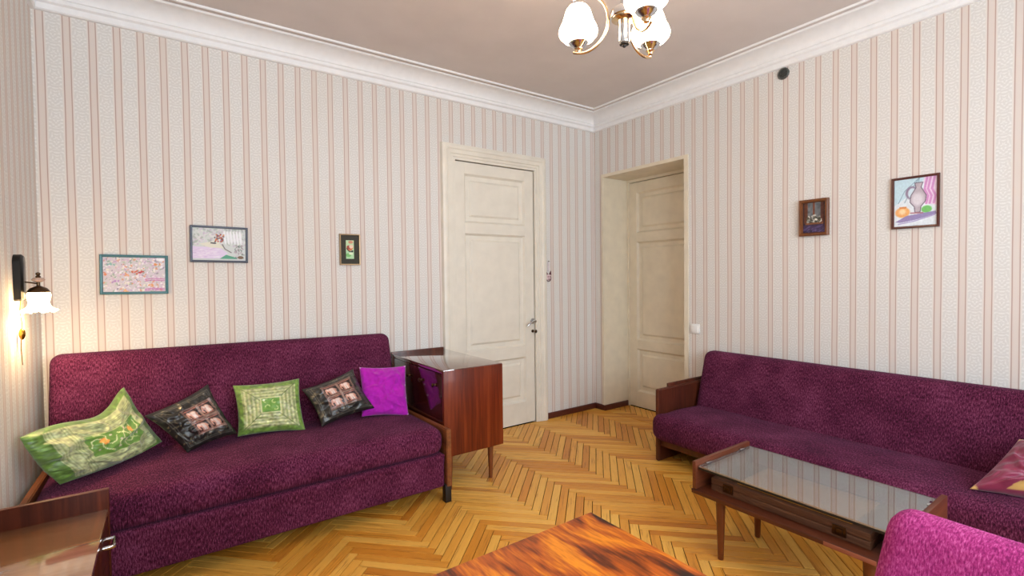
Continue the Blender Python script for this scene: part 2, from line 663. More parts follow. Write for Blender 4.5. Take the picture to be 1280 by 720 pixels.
for i, side in enumerate(('back', 'right', 'left', 'front')):
    bm = bmesh.new()
    sweep(bm, PROF, side)
    cor = structure(finish('trim_%d' % (i + 1), bm, M['cornice'], keep=True, smooth=28), 'white coved plaster cornice along the %s wall' % side)
    for d in (0.158, 0.216):
        bm = bmesh.new()
        sweep(bm, [(d - 0.007, CEIL + 0.001), (d - 0.0055, CEIL - 0.009), (d, CEIL - 0.012), (d + 0.0055, CEIL - 0.009), (d + 0.007, CEIL + 0.001)], side)
        finish('bead', bm, M['cornice'], cor, keep=True)

# ------------------------------------------------------------------ herringbone floor
floor = structure(box('floor', M['dark'], None, -W - T, 0.45, -D - T, T + 0.02, -0.06, -0.007, 0, keep=True),
                  'varnished yellow oak herringbone parquet floor')
PW, PN = 0.0453, 9.45
GAP, CH, PH = 0.0017, 0.0012, 0.0065
AX = np.array([1, 1]) / math.sqrt(2)
BX = np.array([-1, 1]) / math.sqrt(2)
ORG = np.array([-1.070, -1.133])
RECTS = [(-W, 0.0, -D, 0.0), (0.0, RX - 0.004, R1, R0)]


def clip(poly, rc):
    for ax, lim, sg in ((0, rc[0], 1), (0, rc[1], -1), (1, rc[2], 1), (1, rc[3], -1)):
        out = []
        for i in range(len(poly)):
            p, q = poly[i], poly[(i + 1) % len(poly)]
            ip, iq = (p[ax] - lim) * sg >= 0, (q[ax] - lim) * sg >= 0
            if ip:
                out.append(p)
            if ip != iq:
                t = (lim - p[ax]) / (q[ax] - p[ax])
                out.append(p + (q - p) * t)
        poly = out
        if len(poly) < 3:
            return []
    return poly


def plank_bm(bm, poly, u_dir, c, uvl, z=0.0):
    """poly: counter-clockwise corner list; three rings: bottom, arris, chamfered top"""
    cen = sum(poly) / len(poly)
    n = len(poly)

    def inset(d):
        out = []
        for i in range(n):
            a, p, b = poly[i - 1], poly[i], poly[(i + 1) % n]
            e1 = (p - a) / max(np.linalg.norm(p - a), 1e-6)
            e2 = (b - p) / max(np.linalg.norm(b - p), 1e-6)
            n1, n2 = np.array([-e1[1], e1[0]]), np.array([-e2[1], e2[0]])
            m = n1 + n2
            k = max(1 + n1 @ n2, 0.3)
            out.append(p + m * d / k)
        return out
    rings = []
    for d, h in ((GAP, -PH), (GAP, -CH), (GAP + CH, 0.0)):
        rings.append([bm.verts.new((q[0] - c[0], q[1] - c[1], h + z)) for q in inset(d)])
    faces = [bm.faces.new(rings[2])]
    for a, b in zip(rings, rings[1:]):
        for i in range(n):
            faces.append(bm.faces.new((a[i], a[(i + 1) % n], b[(i + 1) % n], b[i])))
    v_dir = np.array([-u_dir[1], u_dir[0]])
    for f in faces:
        for lp in f.loops:
            q = np.array([lp.vert.co.x + c[0], lp.vert.co.y + c[1]]) - cen
            lp[uvl].uv = (q @ u_dir, q @ v_dir)


BLOCK = [  # rough boxes of what stands in front of the floor, to tell which planks show
    (-3.76, -2.0, -0.9, 0, 0.08, 0.45), (-2.0, -1.58, -0.8, 0, 0.2, 0.72), (-0.7, 0, -3.4, -1.17, 0.0, 0.35),
    (-3.4, -2.484, -3.2, -2.468, 0.66, 0.7), (-3.76, -3.44, -1.9, -1.0, 0.1, 0.5), (-1.37, -0.92, -2.73, -1.96, 0.26, 0.4),
    (-2.15, -1.9, -3.5, -2.88, 0.2, 0.74)]


def seen(p):
    d = np.array([p[0], p[1], 0.0]) - CAM
    for b in BLOCK:
        t0, t1 = 0.0, 0.999
        for a in range(3):
            ta, tb = (b[2 * a] - CAM[a]) / d[a], (b[2 * a + 1] - CAM[a]) / d[a]
            t0, t1 = max(t0, min(ta, tb)), min(t1, max(ta, tb))
        if t0 < t1:
            return False
    return True


planks = []
for m in range(-14, 15):
    for k in range(-110, 111):
        o = np.array([k + m * PN, k - m * PN], float)
        for kind in (0, 1):
            if kind == 0:
                a0, a1, b0, b1 = o[0], o[0] + PN, o[1], o[1] + 1
            else:
                a0, a1, b0, b1 = o[0], o[0] + 1, o[1] + 1, o[1] + 1 + PN
            poly = [ORG + (AX * a + BX * b) * PW for a, b in ((a0, b0), (a1, b0), (a1, b1), (a0, b1))]
            for rc in RECTS:
                cp = clip(poly, rc)
                if len(cp) < 3:
                    continue
                cp2 = [cp[0]]
                for q in cp[1:]:
                    if np.linalg.norm(q - cp2[-1]) > 1e-4:
                        cp2.append(q)
                if np.linalg.norm(cp2[0] - cp2[-1]) < 1e-4:
                    cp2.pop()
                ar = 0.5 * abs(sum(cp2[i - 1][0] * cp2[i][1] - cp2[i][0] * cp2[i - 1][1] for i in range(len(cp2))))
                if len(cp2) < 3 or ar < 0.00004:
                    continue
                whole = len(cp2) == 4 and ar > PW * PW * PN * 0.99999
                pts = [project((q[0], q[1], 0)) for q in cp2]
                size = 0.0
                if all(q[2] > 0.2 for q in pts):
                    smp = [cp2[0] * 0.7 + cp2[2] * 0.3, cp2[0] * 0.3 + cp2[2] * 0.7, sum(cp2) / len(cp2)]
                    vis = 0
                    for s in smp:
                        x, y, z = project((s[0], s[1], 0))
                        vis += (0 < x < 1280 and 0 < y < 720 and seen(s))
                    size = vis * abs(sum(pts[i - 1][0] * pts[i][1] - pts[i][0] * pts[i - 1][1] for i in range(len(pts))))
                planks.append((size, cp2, kind, whole))
planks.sort(key=lambda q: -q[0])
shared = {}
field = bmesh.new()
fuv = field.loops.layers.uv.new('UVMap')
for i, (size, poly, kind, whole) in enumerate(planks):
    ud = AX if kind == 0 else BX
    cen = sum(poly) / len(poly)
    dz = random.uniform(-0.0007, 0.0)
    if i < 300 and size > 0:
        if whole and kind in shared:
            me = shared[kind]
        else:
            nb = bmesh.new()
            uvl = nb.loops.layers.uv.new('UVMap')
            plank_bm(nb, poly, ud, cen, uvl)
            me = bpy.data.meshes.new('plank')
            nb.to_mesh(me)
            nb.free()
            me.materials.append(M['parquet'])
            if whole:
                shared[kind] = me
        link('plank', me, None, floor, (cen[0], cen[1], dz))
    else:
        plank_bm(field, poly, ud, (0, 0), fuv, dz)
pf = finish('plank_field', field, M['parquet'], floor, keep=True)
pf['kind'] = 'stuff'

# ------------------------------------------------------------------ baseboards
structure(box('baseboard_back', M['base'], None, -0.588, -0.001, -0.016, 0, 0, 0.05, 0.003), 'dark red brown baseboard between the two doors')
bb = structure(box('baseboard_right', M['base'], None, -0.016, 0, -0.118, -0.016, 0, 0.05, 0.003), 'short baseboard at the room corner')
box('recess_board', M['base'], bb, -0.016, RX - 0.02, -0.134, -0.120, 0, 0.05, 0.003)
structure(box('baseboard_left', M['base'], None, -W, -W + 0.016, -D, 0, 0, 0.05, 0.003))
structure(box('baseboard_front', M['base'], None, -W + 0.016, 0, -D, -D + 0.016, 0, 0.05, 0.003))


# ------------------------------------------------------------------ doors
def panel_mesh(bm, u0, u1, z0, z1, place):
    """sunk and raised door panel: nested rectangles at their own depths"""
    lv = [(0.0, 0.0), (0.004, 0.005), (0.013, 0.018), (0.018, 0.020), (0.046, 0.020), (0.060, 0.008), (0.064, 0.007)]
    rings = []
    for ins, dep in lv:
        rings.append([bm.verts.new(place(u, dep, z)) for u, z in ((u0 + ins, z0 + ins), (u1 - ins, z0 + ins), (u1 - ins, z1 - ins), (u0 + ins, z1 - ins))])
    for a, b in zip(rings, rings[1:]):
        for i in range(4):
            bm.faces.new((a[i], a[(i + 1) % 4], b[(i + 1) % 4], b[i]))
    bm.faces.new(rings[-1])
    # back faces close the panel
    back = [bm.verts.new(place(u, 0.03, z)) for u, z in ((u0, z0), (u1, z0), (u1, z1), (u0, z1))]
    for i in range(4):
        bm.faces.new((rings[0][i], rings[0][(i + 1) % 4], back[(i + 1) % 4], back[i]))
    bm.faces.new(back[::-1])


def door(name, label, u0, u1, top, pu0, pu1, pz, place, boxer, mat):
    """leaf of stiles, rails and panels; place(u, depth, z) turns leaf coordinates into room ones"""
    bm = bmesh.new()
    boxer(bm, u0, u1, 0.03, 0.042, 0.006, top)
    d = structure(finish(name, bm, mat), label)

    def piece(nm, a, b, z0, z1):
        nb = bmesh.new()
        boxer(nb, a, b, 0.0, 0.03, z0, z1)
        return finish(nm, nb, mat, d)
    piece('stile', u0, pu0, 0.006, top)
    piece('stile', pu1, u1, 0.006, top)
    edges = [0.006] + [v for p in pz for v in p] + [top]
    for i in range(0, len(edges), 2):
        piece('rail', pu0, pu1, edges[i], edges[i + 1])
    for z0, z1 in pz:
        nb = bmesh.new()
        panel_mesh(nb, pu0, pu1, z0, z1, place)
        finish('panel', nb, mat, d)
    return d


PZ = [(0.185, 0.562), (0.655, 1.572), (1.655, 2.028)]
YL = 0.004   # front of the first door's leaf
d1 = door('door_1', 'cream panelled door with lever handle beside the cabinet', D1['x0'] + 0.003, D1['x1'] - 0.0008, 2.116, -1.378, -0.806, PZ,
          lambda u, dep, z: (u, YL + dep, z), lambda b, a, c, e, f, g, h: B(b, a, c, YL + e, YL + f, g, h, 0.0012, 1), M['cream'])
XL = RX
d2 = door('door_2', 'cream panelled door set deep in the recess', -0.95, -0.138, 2.092, -0.865, -0.225,
          [(0.149, 0.547), (0.629, 1.541), (1.627, 2.0)],
          lambda u, dep, z: (XL + dep, u, z), lambda b, a, c, e, f, g, h: B(b, XL + e, XL + f, a, c, g, h, 0.0012, 1), M['cream2'])
for z in (1.88, 1.06, 0.3):
    lathe_obj('hinge', M['cream'], d1, [(0.0045, -0.045), (0.0055, -0.044), (0.0055, 0.044), (0.0045, 0.045)], (D1['x0'] + 0.001, -0.001, z), 10)
for z in (1.83, 1.06, 0.26):
    lathe_obj('hinge', M['cream2'], d2, [(0.0045, -0.045), (0.0055, -0.044), (0.0055, 0.044), (0.0045, 0.045)], (XL - 0.004, -0.137, z), 10)
# lever handle, key plate and key on the first door
HX, HZ = -0.735, 0.858
hd = lathe_obj('door_handle', M['chrome'], d1, [(0.024, 0.0), (0.024, 0.004), (0.012, 0.008), (0.011, 0.045), (0.006, 0.048)], (HX, YL, HZ), 20, axis='-y')
hd['label'] = 'chrome lever handle'
tube_obj('lever', M['chrome'], hd, [(HX, YL - 0.040, HZ), (HX - 0.025, YL - 0.046, HZ - 0.001), (HX - 0.055, YL - 0.046, HZ - 0.012), (HX - 0.082, YL - 0.044, HZ - 0.032), (HX - 0.086, YL - 0.044, HZ - 0.040)],
         [0.010, 0.009, 0.008, 0.007, 0.004], 10)
kp = lathe_obj('key_plate', M['bronze'], d1, [(0.013, 0.0), (0.013, 0.003), (0.011, 0.004)], (HX, YL, HZ - 0.085), 18, axis='-y')
bm = bmesh.new()
tube(bm, [(HX, YL, HZ - 0.085), (HX, YL - 0.035, HZ - 0.085)], 0.003, 8)
lathe(bm, [(0.012, -0.002), (0.014, 0.0), (0.012, 0.002)], (HX + 0.004, YL - 0.042, HZ - 0.085), 14, axis='-y')
finish('key', bm, M['bronze'], d1, smooth=50)
nb = bmesh.new()
lathe(nb, [(0.008, 0), (0.008, 0.012), (0.016, 0.02), (0.016, 0.034), (0.005, 0.038)], (XL, -0.885, 0.775), 14, axis='-x')
finish('door_handle', nb, M['bronze'], d2, smooth=50)


# casing round the first door: stepped profile, two legs and a head, mitred
def casing(bm, x0, x1, top, prof):
    """prof: (distance outward from the opening, projection into the room)"""
    rows = []
    for w, pr in prof:
        rows.append([bm.verts.new((x, -pr, z)) for x, z in ((x0 - w, 0), (x0 - w, top + w), (x1 + w, top + w), (x1 + w, 0))])
    for a, b in zip(rows, rows[1:]):
        for i in range(3):
            bm.faces.new((a[i], a[i + 1], b[i + 1], b[i]))
    for i in (0, 3):
        bm.faces.new([r[i] for r in rows])


bm = bmesh.new()
casing(bm, D1['x0'], D1['x1'], D1['top'], [(0.0, -0.03), (0.0, 0.016), (0.018, 0.016), (0.022, 0.021), (0.040, 0.021), (0.044, 0.028), (0.070, 0.030),
                                          (0.078, 0.036), (0.095, 0.036), (0.112, 0.030), (0.118, 0.0)])
structure(finish('trim_5', bm, M['cream'], keep=True), 'stepped cream casing around the first door')
# recess lining and narrow casing of the second door
bm = bmesh.new()
B(bm, 0.0, RX + 0.04, R0, R0 + LN, 0.0, RT + LN)
B(bm, 0.0, RX + 0.04, R1 - LN, R1, 0.0, RT + LN)
B(bm, 0.0, RX + 0.04, R1, R0, RT, RT + LN)
lin_o = structure(finish('trim_6', bm, M['cream2'], keep=True), 'cream lined reveal of the door recess')
bm = bmesh.new()
B(bm, -0.010, 0.0, R0, -0.094, 0, 2.148, 0.002)
B(bm, -0.010, 0.0, -1.002, R1, 0, 2.148, 0.002)
B(bm, -0.010, 0.0, R1, R0, RT, 2.148, 0.002)
finish('casing', bm, M['cream2'], lin_o, keep=True)
bm = bmesh.new()
B(bm, RX - 0.012, RX + 0.04, -0.138, R0, 0, RT)
B(bm, RX - 0.012, RX + 0.04, R1, -0.95, 0, RT)
B(bm, RX - 0.012, RX + 0.04, -0.95, -0.138, 2.096, RT)
finish('door_frame', bm, M['cream2'], lin_o, keep=True)
B_ = bmesh.new()
B(B_, RX + 0.042, RX + 0.05, R1 - 0.02, R0 + 0.02, 0, RT + 0.02)
finish('backing', B_, M['dark'], lin_o, keep=True)  # unseen dark board added behind the recessed door against light leaks
bm = bmesh.new()
B(bm, D1['x0'] - 0.02, D1['x1'] + 0.02, T + 0.001, T + 0.02, -0.05, 2.2)
structure(finish('trim_7', bm, M['dark'], keep=True))  # unseen dark board added behind the first door to block leaking light

# ================================================================== SOFA ON THE LEFT
SX0, SX1 = -3.735, -2.0
sofa = thing('sofa', 'purple chenille daybed sofa with wooden end panels under the left wall pictures', 'sofa', ((SX0 + SX1) / 2, -0.45, 0))


def seat_a(p):
    u = (p.x - SX0) / (SX1 - SX0)
    v = (p.y + 0.9) / 0.62
    if p.z > 0.33:
        p.z += 0.014 * math.sin(math.pi * min(max(u, 0), 1)) * math.sin(math.pi * min(max(v, 0), 1)) \
            + 0.006 * (noise.noise(Vector((p.x * 3, p.y * 4, 0.3)))) + 0.012 * (1 - u) * 0
    p.y += 0.006 * noise.noise(Vector((p.x * 2.3, p.z * 9, 4.0)))
    return p


soft('seat', M['fab_a'], sofa, SX0 + 0.028, SX1 - 0.03, -0.882, -0.20, 0.262, 0.412, 0.062, (50, 22, 3), seat_a)


def base_a(p):
    p.y -= 0.012 * max(0, (p.z - 0.2) / 0.07)
    return p


soft('front_panel', M['fab_a'], sofa, SX0 + 0.03, SX1 - 0.032, -0.872, -0.80, 0.085, 0.270, 0.014, (40, 2, 6), base_a)
soft('base', M['fab_a'], sofa, SX0 + 0.03, SX1 - 0.032, -0.80, -0.06, 0.10, 0.268, 0.01, (4, 4, 2))


def back_a(p):
    t = (p.z - 0.30) / 0.58
    u = (p.x - SX0) / (SX1 - SX0)
    p.y += 0.17 * t - 0.006
    if p.y > -0.012:
        p.y = -0.012
    p.z += 0.026 * (1 - u) * max(t, 0)
    p.y += 0.007 * noise.noise(Vector((p.x * 2, p.z * 3, 1.0)))
    return p


soft('backrest', M['fab_a'], sofa, SX0 + 0.018, -2.056, -0.318, -0.21, 0.30, 0.866, 0.042, (50, 4, 18), back_a)
for x0, x1 in ((SX0, SX0 + 0.026), (SX1 - 0.028, SX1)):
    bm = bmesh.new()
    pts = [(-0.893, 0.088), (-0.893, 0.405), (-0.04, 0.385), (-0.04, 0.088)]
    nb = bmesh.new()
    a = [nb.verts.new((x0, y, z)) for y, z in pts]
    b = [nb.verts.new((x1, y, z)) for y, z in pts]
    nb.faces.new(a)
    nb.faces.new(b[::-1])
    for i in range(4):
        nb.faces.new((a[i], a[(i + 1) % 4], b[(i + 1) % 4], b[i]))
    bmesh.ops.bevel(nb, geom=list(nb.edges), offset=0.004, segments=2, affect='EDGES')
    merge(bm, nb)
    finish('side_panel', bm, M['arm_wood'], sofa, smooth=40)
for x in (SX0 + 0.019, SX1 - 0.019):
    for y in (-0.868, -0.10):
        box('leg', M['blackmat'], sofa, x - 0.018, x + 0.018, y - 0.02, y + 0.02, 0.0, 0.10, 0.003)

# ================================================================== CABINET BESIDE IT
CX0, CX1, CY0, CY1, CZ0, CZ1 = -1.994, -1.592, -0.80, -0.03, 0.212, 0.710
cab = thing('cabinet', 'glossy mahogany cabinet on tapered legs between sofa and cream door', 'cabinet', ((CX0 + CX1) / 2, (CY0 + CY1) / 2, 0))
box('side_panel', M['cab_wood'], cab, CX0, CX1, CY0, CY0 + 0.022, CZ0, CZ1 - 0.004, 0.0015)
box('side_panel', M['cab_wood'], cab, CX0, CX1, CY1 - 0.022, CY1, CZ0, CZ1 - 0.004, 0.0015)
box('body', M['cab_dark'], cab, CX0 + 0.016, CX1 - 0.004, CY0 + 0.022, CY1 - 0.022, CZ0 + 0.004, CZ1 - 0.022, 0)
box('top', M['cab_top'], cab, CX0 + 0.001, CX1 - 0.001, CY0 + 0.003, CY1, CZ1 - 0.02, CZ1, 0.0015)
box('back_rail', M['arm_wood_x'], cab, CX0, CX1, CY1, CY1 + 0.018, CZ1 - 0.03, CZ1 + 0.012, 0.002)
fr = box('door', M['cab_dark'], cab, CX0 + 0.002, CX0 + 0.016, CY0 + 0.024, CY1 - 0.024, CZ0 + 0.006, CZ1 - 0.024, 0.0015)
for y in (-0.325, -0.508, -0.69):
    lathe_obj('knob', M['bronze'], fr, [(0.008, 0.0), (0.006, 0.004), (0.005, 0.010), (0.011, 0.014), (0.012, 0.019), (0.007, 0.024), (0.002, 0.025)],
              (CX0 + 0.002, y, 0.612), 16, axis='-x')
for x in (CX0 + 0.06, CX1 - 0.06):
    for y in (CY0 + 0.055, CY1 - 0.055):
        lathe_obj('leg', M['leg_wood'], cab, [(0.010, 0.0), (0.011, 0.004), (0.019, CZ0 - 0.004), (0.019, CZ0 + 0.004)], (x, y, 0), 16)

# ================================================================== LONG SOFA ON THE RIGHT
LY0, LY1 = -3.36, -1.172
ls = thing('long_sofa', 'long purple chenille sofa with dark wooden arm along the right wall', 'sofa', (-0.35, (LY0 + LY1) / 2, 0))


def seat_b(p):
    u = (p.y - LY0) / (LY1 - LY0)
    v = (p.x + 0.68) / 0.45
    if p.z > 0.25:
        p.z += 0.012 * math.sin(math.pi * min(max(v, 0), 1)) + 0.007 * noise.noise(Vector((p.x * 4, p.y * 3, 0.0)))
    p.x += 0.008 * noise.noise(Vector((p.y * 2.0, p.z * 6, 2.0)))
    if p.y > -1.30 and p.x < -0.60:
        p.y += 0.034 * min(1.0, (-0.60 - p.x) / 0.02) * (p.y + 1.30) / 0.095
    return p


soft('seat', M['fab_b'], ls, -0.685, -0.17, LY0 + 0.03, -1.205, 0.152, 0.325, 0.058, (18, 56, 3), seat_b)


def back_b(p):
    t = (p.z - 0.25) / 0.45
    p.x += 0.13 * t
    if p.x > -0.012:
        p.x = -0.012
    p.x += 0.008 * noise.noise(Vector((p.y * 2.2, p.z * 3, 7.0)))
    return p


soft('backrest', M['fab_b'], ls, -0.275, -0.155, LY0 + 0.03, -1.218, 0.24, 0.692, 0.045, (4, 56, 14), back_b)
for y0, y1 in ((LY1 - 0.03, LY1), (LY0, LY0 + 0.03)):
    bm = bmesh.new()
    nb = bmesh.new()
    pts = [(-0.620, 0.0), (-0.620, 0.478), (-0.03, 0.478), (-0.03, 0.0)]
    a = [nb.verts.new((x, y0, z)) for x, z in pts]
    b = [nb.verts.new((x, y1, z)) for x, z in pts]
    nb.faces.new(a)
    nb.faces.new(b[::-1])
    for i in range(4):
        nb.faces.new((a[i], a[(i + 1) % 4], b[(i + 1) % 4], b[i]))
    bmesh.ops.bevel(nb, geom=list(nb.edges), offset=0.006, segments=3, affect='EDGES')
    merge(bm, nb)
    sp = finish('side_panel', bm, M['arm_wood_x'], ls, smooth=40)
    yo = y1 if y1 == LY1 else y0 - 0.014
    box('arm_strip', M['arm_wood_x'], sp, -0.48, -0.03, yo, yo + 0.014, 0.40, 0.496, 0.002)
box('apron', M['arm_wood_x'], ls, -0.60, -0.575, LY0 + 0.03, LY1 - 0.03, 0.10, 0.17, 0.002)
box('base', M['blackmat'], ls, -0.56, -0.04, LY0 + 0.03, LY1 - 0.03, 0.12, 0.165, 0)

# ================================================================== COFFEE TABLE
TX0, TX1, TY0, TY1 = -1.366, -0.918, -2.735, -1.965
ct = thing('coffee_table', 'small dark wood coffee table with glass top in front of the long sofa', 'coffee table', ((TX0 + TX1) / 2, (TY0 + TY1) / 2, 0))
for y0, y1 in ((TY1 - 0.018, TY1), (TY0, TY0 + 0.018)):
    box('end_panel', M['table_end'], ct, TX0, TX1, y0, y1, 0.285, 0.408, 0.002)
box('shelf', M['table_wood'], ct, TX0 - 0.004, TX1 + 0.004, TY0 - 0.003, TY1 + 0.003, 0.266, 0.2845, 0.003)
box('bare_edge', M['pale_chip'], ct, TX0 - 0.0065, TX0 - 0.0035, -2.66, -2.50, 0.267, 0.283, 0.0008)
box('glass_top', M['glass'], ct, TX0 + 0.012, TX1 - 0.012, TY0 + 0.024, TY1 - 0.024, 0.384, 0.390, 0)
box('edge_rail', M['table_wood'], ct, TX1 - 0.026, TX1 - 0.012, TY0 + 0.018, TY1 - 0.018, 0.350, 0.3835, 0.001)
box('glass_edge', M['blackmat'], ct, TX0 + 0.012, TX0 + 0.017, TY0 + 0.024, TY1 - 0.024, 0.3745, 0.3838, 0)
for y in (TY1 - 0.026, TY0 + 0.026):
    for x in (TX0 + 0.085, TX1 - 0.085):
        box('clip', M['chrome'], ct, x - 0.022, x + 0.022, y - 0.008, y + 0.008, 0.3905, 0.394, 0.001)
        box('bracket', M['chrome'], ct, x - 0.012, x + 0.012, y - 0.008, y + 0.008, 0.372, 0.3835, 0.001)
for x in (TX0 + 0.043, TX1 - 0.10):
    for y in (TY1 - 0.11, TY0 + 0.11):
        lathe_obj('leg', M['leg_wood'], ct, [(0.010, 0.0), (0.012, 0.003), (0.020, 0.255), (0.020, 0.267)], (x, y, 0), 16)

# games box lying on the shelf under the glass
gb = thing('games_box', 'worn flat wooden box with two metal clasps under the glass table top', 'box', (-1.15, -2.325, 0.285))
box('lower_half', M['box_wood'], gb, -1.315, -1.00, -2.625, -2.025, 0.285, 0.314, 0.003)
box('lid', M['box_wood'], gb, -1.315, -1.00, -2.625, -2.025, 0.315, 0.342, 0.003)
box('playing_face', M['box_top'], gb, -1.28, -1.03, -2.56, -2.13, 0.342, 0.347, 0.001)
box('edging', M['box_edge'], gb, -1.288, -1.281, -2.56, -2.13, 0.342, 0.350, 0.001)
for y in (-2.105, -2.53):
    cl = box('clasp', M['bronze'], gb, -1.3205, -1.3152, y - 0.022, y + 0.022, 0.298, 0.334, 0.001)
    tube_obj('catch', M['bronze'], cl, [(-1.322, y - 0.012, 0.308), (-1.325, y - 0.012, 0.324), (-1.325, y + 0.012, 0.324), (-1.322, y + 0.012, 0.308)], 0.002, 6)

# ================================================================== DINING TABLE IN THE FOREGROUND
QX0, QX1, QY0, QY1, QZ = -3.36, -2.484, -3.20, -2.468, 0.70
dt = thing('dining_table', 'table with glossy orange and dark figured walnut top in the foreground', 'table', ((QX0 + QX1) / 2, (QY0 + QY1) / 2, 0))
box('table_top', M['walnut'], dt, QX0, QX1, QY0, QY1, QZ - 0.026, QZ, 0.002)
for x0, x1, y0, y1 in ((QX0 + 0.06, QX1 - 0.06, QY1 - 0.08, QY1 - 0.06), (QX0 + 0.06, QX1 - 0.06, QY0 + 0.06, QY0 + 0.08),
                       (QX0 + 0.06, QX0 + 0.08, QY0 + 0.08, QY1 - 0.08), (QX1 - 0.08, QX1 - 0.06, QY0 + 0.08, QY1 - 0.08)):
    box('apron', M['leg_wood'], dt, x0, x1, y0, y1, QZ - 0.11, QZ - 0.026, 0.002)
for x in (QX0 + 0.09, QX1 - 0.09):
    for y in (QY0 + 0.09, QY1 - 0.09):
        lathe_obj('leg', M['leg_wood'], dt, [(0.013, 0.0), (0.015, 0.004), (0.026, QZ - 0.10), (0.026, QZ - 0.027)], (x, y, 0), 16)

# ================================================================== ARMCHAIR IN THE FOREGROUND
ch = thing('armchair', 'bright magenta plush chair whose backrest fills the bottom right corner', 'chair', (-2.2, -3.2, 0))


def back_c(p):
    t = (p.z - 0.36) / 0.39
    p.x += 0.115 * (t - 1)
    yc = -3.20
    p.y = yc + (p.y - yc) * (1 + 0.16 * (1 - t))
    p.x -= 0.012 * (1 - ((p.y - yc) / 0.3) ** 2)
    return p


soft('backrest', M['fab_c'], ch, -2.078, -1.985, -3.497, -2.903, 0.36, 0.752, 0.036, (4, 26, 16), back_c)
soft('seat', M['fab_c'], ch, -2.47, -2.10, -3.49, -2.91, 0.32, 0.42, 0.04, (16, 20, 3))
box('seat_frame', M['leg_wood'], ch, -2.46, -2.06, -3.47, -2.93, 0.27, 0.32, 0.004)
for x in (-2.43, -2.11):
    for y in (-3.43, -2.97):
        lathe_obj('leg', M['leg_wood'], ch, [(0.012, 0.0), (0.014, 0.004), (0.022, 0.262), (0.022, 0.272)], (x, y, 0), 14)
for y in (-3.42, -2.98):
    tube_obj('back_post', M['leg_wood'], ch, [(-2.10, y, 0.28), (-2.055, y, 0.42), (-2.02, y, 0.56)], 0.014, 8)

# ================================================================== BEDSIDE CABINET BOTTOM LEFT
NX0, NX1, NY0, NY1 = -W + 0.02, -3.446, -1.86, -0.998
ns = thing('bedside_cabinet', 'low glossy brown cabinet with raised end and chrome handle at bottom left', 'cabinet', ((NX0 + NX1) / 2, (NY0 + NY1) / 2, 0))
M['ns_end'] = wood('bedside_end_veneer', [(0.3, (40, 16, 10)), (0.6, (84, 36, 20)), (0.8, (120, 58, 30))], 2, 55, 0.05, rough=0.4, coat=0.0)
M['ns_end'].node_tree.nodes['Principled BSDF'].inputs['Specular IOR Level'].default_value = 0.12
M['ns_top'] = wood('bedside_top_veneer', [(0.3, (142, 96, 60)), (0.7, (176, 130, 90))], 0, 40, 0.04, rough=0.12, coat=1.0, coat_rough=0.06, bump=0.0, coat_ior=1.8)
for y0, y1 in ((NY1 - 0.018, NY1), (NY0, NY0 + 0.018)):
    e = box('end_panel', M['ns_end'], ns, NX0, NX1, y0, y1, 0.10, 0.4955, 0.0015)
    box('edge_band', M['table_end'], e, NX0, NX1, y0 + 0.001, y1 - 0.001, 0.4956, 0.4975, 0.0005)
box('top', M['ns_top'], ns, NX0, NX1 - 0.004, NY0 + 0.0185, NY1 - 0.0185, 0.408, 0.426, 0.001)
box('body', M['ns_end'], ns, NX0, NX1 - 0.02, NY0 + 0.0185, NY1 - 0.0185, 0.12, 0.408, 0)
for y0, y1 in ((NY0 + 0.02, (NY0 + NY1) / 2 - 0.002), ((NY0 + NY1) / 2 + 0.002, NY1 - 0.02)):
    dr = box('drawer', M['ns_end'], ns, NX1 - 0.0195, NX1 - 0.004, y0, y1, 0.29, 0.405, 0.002)
    yc = -1.185 if y1 > -1.2 else -1.66
    tube_obj('handle', M['chrome'], dr, [(NX1 - 0.006, yc - 0.035, 0.372), (NX1 + 0.022, yc - 0.035, 0.372), (NX1 + 0.024, yc - 0.033, 0.372),
                                         (NX1 + 0.024, yc + 0.033, 0.372), (NX1 + 0.022, yc + 0.035, 0.372), (NX1 - 0.006, yc + 0.035, 0.372)], 0.006, 10)
for y0, y1 in ((NY0 + 0.02, (NY0 + NY1) / 2 - 0.002), ((NY0 + NY1) / 2 + 0.002, NY1 - 0.02)):
    box('door', M['ns_end'], ns, NX1 - 0.0195, NX1 - 0.004, y0, y1, 0.125, 0.286, 0.002)
for x in (NX0 + 0.04, NX1 - 0.04):
    for y in (NY0 + 0.05, NY1 - 0.05):
        lathe_obj('leg', M['leg_wood'], ns, [(0.010, 0.0), (0.012, 0.003), (0.017, 0.12)], (x, y, 0), 12)


